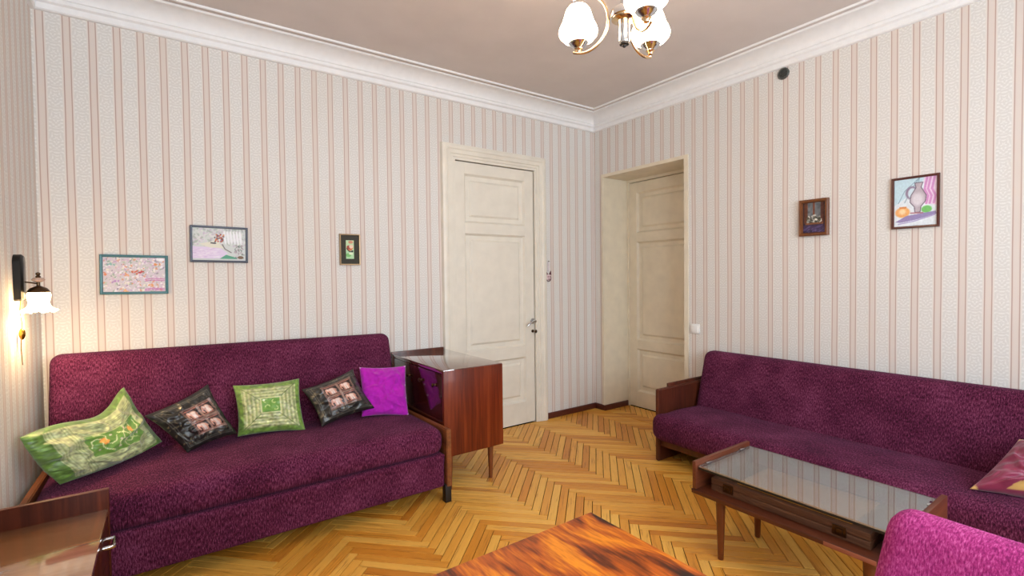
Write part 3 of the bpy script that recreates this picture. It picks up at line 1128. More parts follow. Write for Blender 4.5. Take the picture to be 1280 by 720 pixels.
# ================================================================== PAINTED SURFACES
class Ras:
    """small raster in unit coordinates, v upwards; colours 0..255"""

    def __init__(s, w, h, bg, asp=1.0):
        s.a = np.ones((h, w, 3)) * np.asarray(bg, float)
        s.u, s.v = np.meshgrid((np.arange(w)) / (w - 1), (np.arange(h)) / (h - 1))
        s.asp = asp

    def put(s, m, c, al=1.0):
        m = np.clip(m, 0, 1)[..., None] * al
        s.a = s.a * (1 - m) + np.asarray(c, float) * m

    def ell(s, cx, cy, rx, ry, c, rot=0.0, al=1.0, soft=0.25):
        x, y = (s.u - cx) * s.asp, s.v - cy
        ca, sa = math.cos(rot), math.sin(rot)
        d = np.sqrt(((x * ca + y * sa) / rx) ** 2 + ((-x * sa + y * ca) / ry) ** 2)
        s.put((1 - d) / soft + 0.5, c, al)

    def rect(s, u0, u1, v0, v1, c, al=1.0):
        s.put(((s.u >= u0) & (s.u <= u1) & (s.v >= v0) & (s.v <= v1)).astype(float), c, al)

    def poly(s, pts, c, al=1.0):
        ins = np.zeros_like(s.u, bool)
        n = len(pts)
        for i in range(n):
            (x0, y0), (x1, y1) = pts[i - 1], pts[i]
            if y0 == y1:
                continue
            cr = ((s.v >= min(y0, y1)) & (s.v < max(y0, y1)))
            xi = x0 + (s.v - y0) * (x1 - x0) / (y1 - y0)
            ins ^= cr & (s.u < xi)
        s.put(ins.astype(float), c, al)

    def line(s, pts, w, c, al=1.0):
        best = np.full(s.u.shape, 9.0)
        for (x0, y0), (x1, y1) in zip(pts, pts[1:]):
            dx, dy = (x1 - x0) * s.asp, y1 - y0
            px, py = (s.u - x0) * s.asp, s.v - y0
            t = np.clip((px * dx + py * dy) / max(dx * dx + dy * dy, 1e-9), 0, 1)
            best = np.minimum(best, np.hypot(px - t * dx, py - t * dy))
        s.put((w - best) / (0.5 * w) + 0.5, c, al)

    def mottle(s, amt, cells=40):
        g = rng.randn(cells + 2, cells + 2)
        x, y = s.u * cells, s.v * cells
        i, j = x.astype(int), y.astype(int)
        f, h = x - i, y - j
        n = (g[j, i] * (1 - f) + g[j, i + 1] * f) * (1 - h) + (g[j + 1, i] * (1 - f) + g[j + 1, i + 1] * f) * h
        s.a = s.a * (1 + amt * n[..., None])

    def colors(s):
        return lin(np.clip(s.a, 0, 255)).reshape(-1, 3)


def set_paint(me, cols):
    at_ = me.color_attributes.new('paint', 'FLOAT_COLOR', 'POINT')
    buf = np.ones((len(cols), 4), np.float32)
    buf[:, :3] = cols
    at_.data.foreach_set('color', buf.ravel())


def grid_mesh(name, P, w, h):
    me = bpy.data.meshes.new(name)
    faces = [(j * w + i, j * w + i + 1, (j + 1) * w + i + 1, (j + 1) * w + i) for j in range(h - 1) for i in range(w - 1)]
    me.from_pydata([tuple(p) for p in P], [], faces)
    return me


M['paint'] = vcol('painted_paper', 0.55)
M['paint_gloss'] = vcol('painting_under_glass', 0.35)
M['f_teal'] = wood('teal_frame', [(0.3, (44, 96, 102)), (0.7, (70, 128, 134))], 0, 50, 0.1, rough=0.4)
M['f_navy'] = wood('navy_frame', [(0.3, (42, 46, 62)), (0.7, (66, 70, 88))], 0, 50, 0.1, rough=0.4)
M['f_gilt'] = plain('pale_gilt_frame', (176, 150, 116), 0.35, 0.5)
M['f_brown'] = wood('brown_frame', [(0.3, (84, 42, 14)), (0.7, (136, 78, 30))], 2, 50, 0.1, rough=0.35)
M['f_maho'] = wood('mahogany_frame', [(0.3, (62, 20, 12)), (0.7, (98, 42, 28))], 2, 50, 0.1, rough=0.35)
M['mount'] = plain('dark_mount', (52, 50, 38), 0.7)
M['mount_cream'] = plain('cream_slip', (228, 200, 170), 0.6)


def picture(name, label, wall, c, w, h, frame_w, depth, fmat, ras, tilt=0.0, mount=None, pic=None, lean=0.0, lip=None, gloss='paint'):
    """framed picture flat on a wall: frame of four mitred bars, backing, painted sheet"""
    c = Vector(c)
    if wall == 'back':
        ex, en = Vector((1, 0, 0)), Vector((0, -1, 0))
    else:
        ex, en = Vector((0, -1, 0)), Vector((-1, 0, 0))
    ez = Vector((0, 0, 1))
    cx, sx = math.cos(tilt), math.sin(tilt)
    eu = ex * cx + ez * sx
    ev = (ez * cx - ex * sx)

    def P(u, v, n):
        return c + eu * u + ev * v + en * (n + 0.003 + lean * (v + h / 2))
    o = thing(name, label, 'picture', P(0, -h / 2, 0), 'framed pictures on the walls')

    def ring(bm, w0, h0, prof):
        rows = []
        for ins, n in prof:
            rows.append([bm.verts.new(P(a * (w0 / 2 - ins), b * (h0 / 2 - ins), n)) for a, b in ((-1, -1), (1, -1), (1, 1), (-1, 1))])
        rows.append(rows[0])
        return rows
    prof = [(0, 0), (0, depth * 0.8), (frame_w * 0.25, depth), (frame_w * 0.75, depth * 0.95), (frame_w, depth * 0.6), (frame_w, 0)]
    for i in range(4):
        bm = bmesh.new()
        rows = ring(bm, w, h, prof)
        for a, b in zip(rows, rows[1:]):
            bm.faces.new((a[i], a[(i + 1) % 4], b[(i + 1) % 4], b[i]))
        bm.faces.new([r[i] for r in rows[:-1]])
        bm.faces.new([r[(i + 1) % 4] for r in rows[:-1]])
        for v in [v for v in bm.verts if not v.link_faces]:
            bm.verts.remove(v)
        finish('frame_bar', bm, fmat, o)
    nb = bmesh.new()
    iw, ih = w / 2 - frame_w, h / 2 - frame_w
    for n in (0.0, depth * 0.35):
        pass
    vs = [nb.verts.new(P(a * iw, b * ih, n)) for n in (0.0, depth * 0.35) for a, b in ((-1, -1), (1, -1), (1, 1), (-1, 1))]
    for f in ((0, 1, 2, 3), (4, 5, 6, 7), (0, 1, 5, 4), (1, 2, 6, 5), (2, 3, 7, 6), (3, 0, 4, 7)):
        nb.faces.new([vs[i] for i in f])
    finish('mount' if mount else 'backing_board', nb, mount or M['mount_cream'], o)
    pw, ph = pic if pic else (2 * iw, 2 * ih)
    hh, ww = ras.a.shape[:2]
    pts = [P((i / (ww - 1) - 0.5) * pw, (j / (hh - 1) - 0.5) * ph, depth * 0.35 + 0.001) for j in range(hh) for i in range(ww)]
    me = grid_mesh('painting', [q - c for q in pts], ww, hh)
    set_paint(me, ras.colors())
    link('painting', me, M[gloss], o, c)
    return o


def rc(*c):
    return c[rng.randint(len(c))]


# crowded dabs of lilac, white, orange and green
r1 = Ras(150, 92, (206, 198, 206), 1.5)
pal = [(226, 214, 226), (238, 232, 236), (190, 160, 196), (150, 172, 158), (214, 150, 120), (150, 138, 160), (206, 178, 202), (186, 196, 180), (236, 232, 240), (232, 226, 210)]
for _ in range(520):
    r1.ell(rng.rand(), rng.rand(), 0.012 + 0.04 * rng.rand(), 0.006 + 0.022 * rng.rand(), pal[rng.randint(len(pal))], rng.rand() * 3, 0.85)
for cx, cy, c in ((0.5, 0.55, (206, 84, 52)), (0.58, 0.56, (190, 54, 62)), (0.86, 0.8, (224, 140, 70)), (0.06, 0.5, (222, 128, 86)), (0.2, 0.3, (176, 128, 196)),
                  (0.75, 0.2, (220, 150, 90)), (0.14, 0.78, (120, 180, 170)), (0.36, 0.05, (226, 170, 120)), (0.35, 0.5, (230, 160, 110))):
    for _ in range(4):
        r1.ell(cx + 0.03 * rng.randn(), cy + 0.02 * rng.randn(), 0.035, 0.022, c, rng.rand() * 3, 0.8)
for y in (0.36, 0.31, 0.07, 0.03):
    r1.line([(0.66, y), (0.8, y + 0.03), (0.98, y + 0.01)], 0.012, (186, 92, 170), 0.8)
r1.ell(0.92, 0.95, 0.1, 0.06, (240, 240, 246), 0, 0.8)
picture('picture', 'teal framed picture of crowded lilac and white dabs above the sofa', 'back', (-3.391, 0, 1.2715), 0.287, 0.206, 0.013, 0.014, M['f_teal'], r1, tilt=-0.012)

# white bird shape, lilac water, dark greens
r2 = Ras(150, 104, (206, 212, 210), 1.4)
for _ in range(240):
    r2.ell(rng.rand(), 0.45 + 0.55 * rng.rand(), 0.02 + 0.04 * rng.rand(), 0.012 + 0.02 * rng.rand(), rc((186, 196, 190), (214, 206, 216), (160, 172, 164), (226, 226, 222), (196, 180, 200)), rng.rand() * 3, 0.7)
r2.poly([(0.0, 0.42), (0.5, 0.4), (0.66, 0.22), (0.5, 0.06), (0.0, 0.05)], (222, 206, 232))
for _ in range(60):
    r2.ell(0.5 * rng.rand(), 0.08 + 0.3 * rng.rand(), 0.05, 0.01, rc((232, 222, 240), (206, 186, 220), (238, 234, 242)), 0.1, 0.7)
r2.poly([(0.12, 0.5), (0.45, 0.62), (0.58, 0.38), (0.3, 0.4)], (222, 220, 206))
for i in range(6):
    u = 0.6 + 0.06 * i
    r2.ell(u, 0.72, 0.035, 0.22, (238, 240, 244), 0.1, 0.95)
    r2.ell(u + 0.03, 0.95, 0.012, 0.06, (150, 156, 160), 0.2, 0.8)
for _ in range(40):
    r2.ell(0.4 + 0.18 * rng.rand(), 0.58 + 0.24 * rng.rand(), 0.022, 0.022, rc((180, 70, 40), (120, 70, 80), (206, 120, 60), (110, 80, 120), (70, 60, 70)), 0, 0.9)
r2.line([(0.34, 0.54), (0.42, 0.53)], 0.02, (60, 60, 70))
r2.line([(0.55, 0.5), (0.6, 0.36), (0.72, 0.25)], 0.014, (110, 100, 100))
for _ in range(50):
    r2.ell(0.76 + 0.2 * rng.rand(), 0.08 + 0.4 * rng.rand(), 0.035, 0.014, rc((120, 124, 122), (170, 150, 160), (90, 110, 96), (200, 190, 196)), rng.rand() * 3, 0.8)
r2.poly([(0.48, 0.03), (0.62, 0.18), (0.8, 0.1), (0.86, 0.03)], (84, 158, 130))
r2.ell(0.9, 0.1, 0.08, 0.05, (120, 96, 74))
r2.line([(0.0, 0.03), (1, 0.03)], 0.02, (200, 204, 206))
picture('picture', 'navy framed picture with a white winged shape and red flowers', 'back', (-3.002, 0, 1.441), 0.286, 0.206, 0.012, 0.014, M['f_navy'], r2, tilt=-0.014)

# small upright picture: red headed bird on pale green, dark mount
r3 = Ras(44, 90, (176, 214, 168), 0.47)
r3.rect(0, 1, 0.45, 1, (190, 214, 170), 0.8)
r3.ell(0.6, 0.9, 0.14, 0.08, (206, 140, 110))
r3.ell(0.5, 0.58, 0.2, 0.14, (206, 110, 70), 0.4)
r3.ell(0.3, 0.62, 0.1, 0.1, (150, 60, 40))
r3.ell(0.65, 0.66, 0.12, 0.1, (232, 206, 180))
r3.line([(0.1, 0.55), (0.4, 0.4), (0.85, 0.38)], 0.025, (40, 36, 30))
r3.ell(0.8, 0.42, 0.06, 0.04, (36, 30, 30))
r3.ell(0.3, 0.2, 0.16, 0.1, (120, 190, 110))
r3.ell(0.6, 0.28, 0.12, 0.06, (226, 236, 206))
picture('picture', 'small upright picture of an orange bird in a wide dark mount', 'back', (-2.261, 0, 1.4275), 0.135, 0.205, 0.009, 0.016, M['f_gilt'], r3, mount=M['mount'], pic=(0.052, 0.122), lip=1)

# dark still life in a brown frame
r4 = Ras(56, 88, (54, 42, 48), 0.66)
r4.rect(0.18, 0.86, 0.42, 1, (104, 108, 112))
r4.rect(0.05, 0.2, 0.3, 1, (96, 54, 36))
r4.rect(0.45, 0.53, 0.5, 1, (118, 66, 44))
r4.rect(0.8, 0.95, 0.3, 1, (84, 46, 36))
for _ in range(60):
    r4.ell(0.2 + 0.6 * rng.rand(), 0.36 + 0.26 * rng.rand() * rng.rand(), 0.05, 0.03, rc((206, 206, 196), (60, 60, 52), (150, 150, 140), (90, 84, 66)), rng.rand() * 3, 0.9)
r4.rect(0.1, 0.92, 0.27, 0.33, (122, 76, 46))
r4.rect(0, 1, 0.0, 0.26, (62, 46, 78))
for _ in range(30):
    r4.ell(rng.rand(), 0.2 * rng.rand(), 0.08, 0.02, rc((80, 62, 104), (44, 34, 56), (96, 80, 120)), 0.4, 0.8)
r4.mottle(0.1, 16)
picture('picture', 'small dark still life in a brown wooden frame on the right wall', 'right', (0, -1.889, 1.577), 0.164, 0.223, 0.020, 0.026, M['f_brown'], r4)

# jug, pot and green fruit on drapery
r5 = Ras(110, 150, (224, 232, 238), 0.74)
r5.poly([(0, 1), (0.75, 1), (0.45, 0.7), (0.1, 0.5), (0, 0.45)], (196, 222, 232))
r5.poly([(0.7, 1), (1, 1), (1, 0.4), (0.72, 0.45)], (236, 212, 232))
for u in (0.78, 0.86, 0.95):
    r5.line([(u, 1), (u - 0.06, 0.75), (u + 0.02, 0.6), (u - 0.02, 0.45)], 0.02, (206, 130, 192), 0.8)
for u in (0.1, 0.25, 0.4):
    r5.line([(0.6, 1), (u + 0.15, 0.75), (u, 0.5)], 0.008, (130, 160, 176), 0.8)
r5.ell(0.42, 0.7, 0.11, 0.14, (140, 124, 150))
r5.ell(0.43, 0.69, 0.075, 0.11, (206, 222, 232))
r5.poly([(0.49, 0.9), (0.68, 0.9), (0.64, 0.8), (0.76, 0.62), (0.74, 0.5), (0.64, 0.4), (0.62, 0.28), (0.5, 0.28), (0.48, 0.4), (0.38, 0.5), (0.4, 0.64), (0.52, 0.8)], (186, 174, 184))
r5.ell(0.56, 0.55, 0.1, 0.13, (226, 220, 226), 0, 0.9, 0.7)
r5.line([(0.49, 0.9), (0.52, 0.8), (0.4, 0.64), (0.38, 0.5), (0.48, 0.4), (0.5, 0.28), (0.62, 0.28), (0.64, 0.4), (0.74, 0.5), (0.76, 0.62), (0.64, 0.8), (0.68, 0.9), (0.49, 0.9)], 0.008, (112, 100, 116))
r5.ell(0.2, 0.3, 0.13, 0.11, (236, 172, 104))
r5.ell(0.2, 0.31, 0.06, 0.06, (248, 216, 170), 0, 1, 0.8)
r5.rect(0.12, 0.3, 0.38, 0.42, (214, 140, 80))
r5.ell(0.77, 0.33, 0.09, 0.075, (120, 196, 110))
r5.poly([(0.02, 0.1), (0.3, 0.22), (0.98, 0.28), (1, 0.22), (0.5, 0.12), (0.15, 0.08)], (150, 138, 184))
r5.line([(0.1, 0.05), (0.5, 0.1), (0.95, 0.2)], 0.012, (176, 166, 206))
r5.line([(0.4, 0.27), (0.68, 0.26)], 0.014, (176, 120, 130))
r5.mottle(0.02, 40)
picture('picture', 'bright drawing of a jug and green fruit in a mahogany frame', 'right', (0, -2.383, 1.608), 0.204, 0.274, 0.012, 0.016, M['f_maho'], r5)


# ------------------------------------------------------------------ cushions
M['satin'] = vcol('brocade_cloth', 0.42, 0.3, weave=0.25, spec=0.6)
M['satin_dark'] = vcol('dark_brocade_cloth', 0.32, 0.0, weave=0.35, spec=0.6)
M['cotton'] = vcol('magenta_cotton', 0.75, 0.3, weave=0.15, spec=0.2)


def pillow(name, label, corners, thick, ras, back, mat, wr=0.01, wf=9.0, pinch=0.07, seed=0.0, flat=2.4, warp=None):
    """corners: bottom-left, bottom-right, top-right, top-left in room space, seen from the front"""
    bl, br, tr, tl = [Vector(c) for c in corners]
    hh, ww = ras.a.shape[:2]
    n = ((br - bl).cross(tl - bl)).normalized()
    if n.dot(Vector(CAM) - bl) < 0:
        n = -n
    cen = (bl + br + tr + tl) / 4
    pts, cols = [], []
    fc = ras.colors()
    idx = {}
    for side in (1, -1):
        for j in range(hh):
            for i in range(ww):
                edge = i in (0, ww - 1) or j in (0, hh - 1)
                if side == -1 and edge:
                    idx[(side, i, j)] = idx[(1, i, j)]
                    continue
                u, v = i / (ww - 1), j / (hh - 1)
                a, b = 2 * u - 1, 2 * v - 1
                a2 = a * (1 - pinch * (1 - b * b))
                b2 = b * (1 - pinch * (1 - a * a))
                uu, vv = (a2 + 1) / 2, (b2 + 1) / 2
                if warp:
                    uu, vv = warp(uu, vv)
                p = (bl * (1 - uu) + br * uu) * (1 - vv) + (tl * (1 - uu) + tr * uu) * vv
                pf = max((1 - abs(a) ** flat) * (1 - abs(b) ** flat), 0) ** 0.55
                nz = noise.noise(Vector((u * wf * 0.6 + seed, v * wf, side * 3.0))) + 0.5 * noise.noise(Vector((u * wf * 2 + seed, v * wf * 2.3, side * 5.0)))
                fold = abs(noise.noise(Vector((u * wf * 0.9 + v * wf * 0.5 + seed, v * wf * 0.9 - u * wf * 0.4, side * 7.0))))
                nz += 0.55 - 2.2 * min(fold, 0.25)
                t = thick * 0.5 * pf * side + wr * nz * min(1, pf * 1.6) * side
                p = p + n * t
                idx[(side, i, j)] = len(pts)
                pts.append(p - cen)
                cols.append(fc[j * ww + i] if side == 1 else back)
    faces = []
    for side in (1, -1):
        for j in range(hh - 1):
            for i in range(ww - 1):
                q = [idx[(side, i, j)], idx[(side, i + 1, j)], idx[(side, i + 1, j + 1)], idx[(side, i, j + 1)]]
                faces.append(q if side == 1 else q[::-1])
    me = bpy.data.meshes.new(name)
    me.from_pydata([tuple(p) for p in pts], [], faces)
    set_paint(me, np.array(cols))
    me.shade_smooth()
    o = link(name, me, mat, None, cen)
    return tag(o, label, 'cushion', 'cushions on the sofas')


def green_border(r, m0, m1, b):
    """plain green edge, pale woven border between m0 and m1, returns inner rect"""
    r.rect(m0, 1 - m0 * 0.75, m0, 1 - m0, (182, 188, 134))
    for k in range(9):
        t = m0 + (m1 - m0) * (k + 0.5) / 9
        c = (206, 206, 160) if k % 2 else (120, 138, 72)
        w = (m1 - m0) / 22
        for e in ([(t, t), (1 - t, t)], [(t, 1 - t), (1 - t, 1 - t)], [(t, t), (t, 1 - t)], [(1 - t, t), (1 - t, 1 - t)]):
            r.line(e, w, c, 0.55)
    r.line([(m0, m0), (m1, m1)], 0.008, (110, 124, 70))
    r.line([(1 - m0, m0), (1 - m1, m1)], 0.008, (110, 124, 70))
    r.line([(m0, 1 - m0), (m1, 1 - m1)], 0.008, (110, 124, 70))
    r.line([(1 - m0, 1 - m0), (1 - m1, 1 - m1)], 0.008, (110, 124, 70))


# long green cushion
g1 = Ras(130, 80, (98, 132, 52), 1.75)
g1.rect(0.12, 0.93, 0.06, 0.94, (178, 184, 132))
for k in range(16):
    c = (196, 200, 150) if k % 2 else (112, 130, 66)
    g1.rect(0.13 + 0.012 * k, 0.136 + 0.012 * k, 0.06, 0.94, c, 0.5)
    g1.rect(0.33, 0.93, 0.07 + 0.014 * k, 0.077 + 0.014 * k, c, 0.5)
    g1.rect(0.33, 0.93, 0.72 + 0.014 * k, 0.727 + 0.014 * k, c, 0.5)
g1.mottle(0.14, 44)
g1.rect(0.33, 0.86, 0.30, 0.71, (108, 152, 58))
g1.line([(0.33, 0.30), (0.86, 0.30), (0.86, 0.71), (0.33, 0.71), (0.33, 0.30)], 0.008, (196, 200, 140))
for fx, fy, s in ((0.47, 0.56, 1.0), (0.74, 0.58, 0.7), (0.66, 0.45, 0.5)):
    for k in range(6):
        a = k * math.pi / 3
        g1.ell(fx + 0.022 * s * math.cos(a), fy + 0.04 * s * math.sin(a), 0.03 * s, 0.022 * s, (236, 160, 70) if s > 0.6 else (232, 206, 170), a)
    for k in range(4):
        a = k * 1.5 + 0.5
        pts = [(fx + (0.03 + 0.03 * t) * math.cos(a + 0.5 * t), fy + (0.05 + 0.055 * t) * math.sin(a + 0.5 * t)) for t in range(4)]
        g1.line([(min(max(x, 0.35), 0.84), min(max(y, 0.32), 0.69)) for x, y in pts], 0.007, (226, 226, 170))
for fx, fy in ((0.56, 0.4), (0.6, 0.52), (0.8, 0.42), (0.4, 0.42), (0.55, 0.64), (0.7, 0.66)):
    g1.ell(fx, fy, 0.02, 0.016, (230, 214, 190), 0.5)
g1.mottle(0.05, 60)
C1 = [at(75, 606, 1, -0.615), at(203, 552, 1, -0.37), at(155, 484, 1, -0.30), at(24, 547, 1, -0.66)]
pillow('cushion', 'long green brocade cushion with orange embroidered flowers at the sofa end', C1, 0.13, g1, lin((98, 132, 52)), M['satin'], 0.026, 4.5, 0.05, 1.0,
       warp=lambda u, v: (u - 0.05 * math.sin(math.pi * v) * (1 - u), v - 0.20 * v * math.sin(math.pi * u ** 1.5) ** 2 - 0.07 * (1 - v) * math.sin(math.pi * u)))

# square green cushion
g2 = Ras(96, 90, (112, 146, 58))
green_border(g2, 0.09, 0.37, 0)
g2.mottle(0.12, 40)
g2.rect(0.37, 0.68, 0.38, 0.68, (104, 154, 60))
g2.line([(0.37, 0.38), (0.68, 0.38), (0.68, 0.68), (0.37, 0.68), (0.37, 0.38)], 0.011, (206, 206, 150))
for cx, cy, ph in ((0.47, 0.5, 0.0), (0.58, 0.6, 2.0), (0.6, 0.46, 4.0), (0.45, 0.62, 1.0)):
    g2.line([(cx + 0.035 * math.cos(ph + t * 0.7), cy + 0.035 * math.sin(ph + t * 0.7)) for t in range(6)], 0.007, (206, 222, 150))
g2.ell(0.42, 0.64, 0.022, 0.018, (236, 240, 220))
C2 = [at(297, 546, 1, -0.40), at(382, 538, 1, -0.46), at(374, 473, 1, -0.31), at(291, 482, 1, -0.31)]
pillow('cushion', 'square green and gold brocade cushion in the middle of the sofa', C2, 0.11, g2, lin((112, 146, 58)), M['satin'], 0.012, 5.0, 0.07, 5.0)


def dark_cushion(seed, cells):
    r = Ras(100, 92, (36, 34, 31))
    for _ in range(260):
        x, y = rng.rand(), rng.rand()
        r.ell(x, y, 0.015 + 0.03 * rng.rand(), 0.006 + 0.008 * rng.rand(), rc((84, 82, 70), (24, 22, 21), (118, 104, 74), (40, 38, 36), (28, 26, 25), (34, 32, 30)), rng.rand() * 3, 0.8)
    for e in (0.07, 0.1):
        r.line([(e, e), (1 - e, e), (1 - e, 1 - e), (e, 1 - e), (e, e)], 0.007, (112, 110, 98), 0.7)
    u0, u1, v0, v1 = cells
    r.rect(u0 - 0.03, u1 + 0.03, v0 - 0.03, v1 + 0.03, (150, 118, 104))
    r.line([(u0 - 0.02, v0 - 0.02), (u1 + 0.02, v0 - 0.02), (u1 + 0.02, v1 + 0.02), (u0 - 0.02, v1 + 0.02), (u0 - 0.02, v0 - 0.02)], 0.006, (84, 56, 50))
    mu, mv = (u0 + u1) / 2, (v0 + v1) / 2
    for a0, a1 in ((u0, mu - 0.02), (mu + 0.02, u1)):
        for b0, b1 in ((v0, mv - 0.02), (mv + 0.02, v1)):
            r.rect(a0, a1, b0, b1, (36, 26, 28))
            w, h = a1 - a0, b1 - b0

            def E(x, y, rx, ry, c, rot=0.0):
                r.ell(a0 + w * x, b0 + h * y, rx * w, ry * h, c, rot)
            pk, wh = (206, 150, 130), (228, 206, 196)
            E(0.5, 0.55, 0.30, 0.22, pk)            # body
            E(0.5, 0.60, 0.2, 0.10, wh)             # blanket
            E(0.22, 0.62, 0.16, 0.17, pk)           # head
            E(0.27, 0.64, 0.07, 0.11, wh, 0.3)      # ear
            r.line([(a0 + w * 0.12, b0 + h * 0.58), (a0 + w * 0.08, b0 + h * 0.36), (a0 + w * 0.14, b0 + h * 0.24)], 0.014, pk)
            for lx in (0.34, 0.46, 0.62, 0.74):
                r.line([(a0 + w * lx, b0 + h * 0.45), (a0 + w * (lx + 0.02), b0 + h * 0.18)], 0.018, pk if lx in (0.34, 0.74) else wh)
            r.line([(a0 + w * 0.78, b0 + h * 0.6), (a0 + w * 0.88, b0 + h * 0.42)], 0.008, pk)
            r.line([(a0 + w * 0.06, b0 + h * 0.9), (a0 + w * 0.94, b0 + h * 0.92)], 0.012, (168, 110, 96))
            r.line([(a0 + w * 0.06, b0 + h * 0.08), (a0 + w * 0.94, b0 + h * 0.08)], 0.010, (168, 110, 96))
    return r


k1 = dark_cushion(1, (0.36, 0.84, 0.22, 0.76))
C3 = [at(234, 566, 1, -0.49), at(297, 542, 1, -0.41), at(260, 480, 1, -0.34), at(180, 520, 1, -0.45)]
pillow('cushion', 'black brocade cushion with four elephants between the two green cushions', C3, 0.10, k1, lin((40, 38, 34)), M['satin_dark'], 0.014, 5.0, 0.09, 9.0)
k2 = dark_cushion(2, (0.26, 0.80, 0.26, 0.82))
C4 = [at(402, 534, 1, -0.50), at(469, 510, 1, -0.47), at(441, 461, 1, -0.34), at(377, 487, 1, -0.38)]
pillow('cushion', 'black brocade cushion with four elephants leaning on the magenta cushion', C4, 0.10, k2, lin((40, 38, 34)), M['satin_dark'], 0.011, 5.0, 0.10, 14.0)

mg = Ras(70, 76, (176, 22, 172))
mg.mottle(0.03, 30)
for c0 in ((0.012, 0.99), (0.988, 0.99), (0.988, 0.02), (0.99, 0.6), (0.99, 0.35)):
    mg.ell(c0[0], c0[1], 0.02, 0.02, (226, 190, 226))
C5 = [at(452, 521, 1, -0.44), at(511, 520, 1, -0.51), at(507, 457, 1, -0.37), at(449, 459, 1, -0.33)]
pillow('cushion', 'plain bright magenta cotton cushion at the cabinet end of the sofa', C5, 0.09, mg, lin((160, 20, 158)), M['cotton'], 0.016, 4.5, 0.06, 21.0)

wn = Ras(90, 80, (132, 34, 68))
for _ in range(120):
    wn.ell(rng.rand(), rng.rand(), 0.03, 0.02, rc((144, 44, 80), (116, 26, 58), (130, 32, 68), (152, 54, 90)), rng.rand() * 3, 0.5)
wn.poly([(0, 0), (0.06, 0.0), (0.0, 0.08)], (214, 172, 100))
wn.poly([(0, 1), (0.0, 0.92), (0.07, 1.0)], (226, 184, 120))
wn.poly([(0.26, 0.03), (0.5, 0.03), (0.44, 0.15), (0.32, 0.12)], (206, 164, 92))
wn.poly([(0.8, 1), (1, 1), (1, 0.8)], (226, 184, 120))
C6 = [at(1212, 611, 2, 0.343), Vector((-0.44, -3.08, 0.345)), Vector((-0.28, -3.10, 0.56)), at(1274, 549, 0, -0.33)]
pillow('cushion', 'wine red satin cushion with gold corners on the long sofa', C6, 0.15, wn, lin((140, 36, 78)), M['satin'], 0.024, 5.0, 0.05, 30.0)

# ================================================================== SMALL FITTINGS ON THE WALLS
sw = thing('light_switch', 'square white light switch beside the recessed door', 'switch', (-0.0, -1.058, 0.79))
box('plate', M['plastic'], sw, -0.010, -0.0002, -1.096, -1.020, 0.790, 0.862, 0.003)
box('rocker', M['plastic'], sw, -0.016, -0.010, -1.086, -1.030, 0.800, 0.852, 0.002)

vt = thing('wall_vent', 'round dark grey vent cover just under the right cornice', 'vent', (0, -1.70, 2.48))
lathe_obj('rim', M['vent'], vt, [(0.037, 0.0), (0.037, 0.006), (0.033, 0.010), (0.027, 0.008), (0.027, 0.0)], (0, -1.70, 2.515), 24, axis='-x')
for k in range(4):
    z = 2.497 + 0.012 * k
    hw = math.sqrt(max(0.027 ** 2 - (z - 2.515) ** 2, 1e-6))
    box('slat', M['vent'], vt, -0.006, -0.0005, -1.70 - hw, -1.70 + hw, z - 0.004, z + 0.003, 0.001)

orn = thing('hanging_ornament', 'small pale and wine red cat ornament hanging beside the door casing', 'ornament', (-0.562, -0.004, 1.19))
lathe_obj('nail', M['bronze'], orn, [(0.002, 0), (0.002, 0.01), (0.005, 0.011), (0.004, 0.013)], (-0.562, 0, 1.362), 10, axis='-y')
box('ribbon', plain('ribbon_cloth', (214, 204, 208), 0.8), orn, -0.570, -0.554, -0.006, -0.003, 1.275, 1.362, 0.001)
rb = lathe_obj('face', plain('ornament_enamel', (222, 196, 200), 0.4), orn, [(0.024, 0.0), (0.026, 0.004), (0.022, 0.009), (0.0, 0.011)], (-0.562, -0.002, 1.223), 22, axis='-y')
M['wine'] = plain('wine_enamel', (96, 34, 48), 0.4)
tube_obj('outline', M['wine'], orn, [(-0.562 + 0.027 * math.cos(a), -0.006, 1.223 + 0.033 * math.sin(a)) for a in [math.pi * (0.9 + 1.2 * k / 14) for k in range(15)]], 0.003, 6)
for s in (-1, 1):
    bm = bmesh.new()
    vs = [bm.verts.new(p) for p in ((-0.562 + s * 0.030, -0.003, 1.245), (-0.562 + s * 0.006, -0.003, 1.250), (-0.562 + s * 0.026, -0.003, 1.282),
                                    (-0.562 + s * 0.030, -0.008, 1.245), (-0.562 + s * 0.006, -0.008, 1.250), (-0.562 + s * 0.026, -0.008, 1.282))]
    for f in ((0, 1, 2), (3, 5, 4), (0, 3, 4, 1), (1, 4, 5, 2), (2, 5, 3, 0)):
        bm.faces.new([vs[i] for i in f])
    finish('ear', bm, M['wine'], orn)
    box('eye', M['wine'], orn, -0.562 + s * 0.010 - 0.004, -0.562 + s * 0.010 + 0.004, -0.0145, -0.009, 1.224, 1.234, 0.001)
box('mouth', M['wine'], orn, -0.570, -0.554, -0.0145, -0.010, 1.206, 1.212, 0.001)

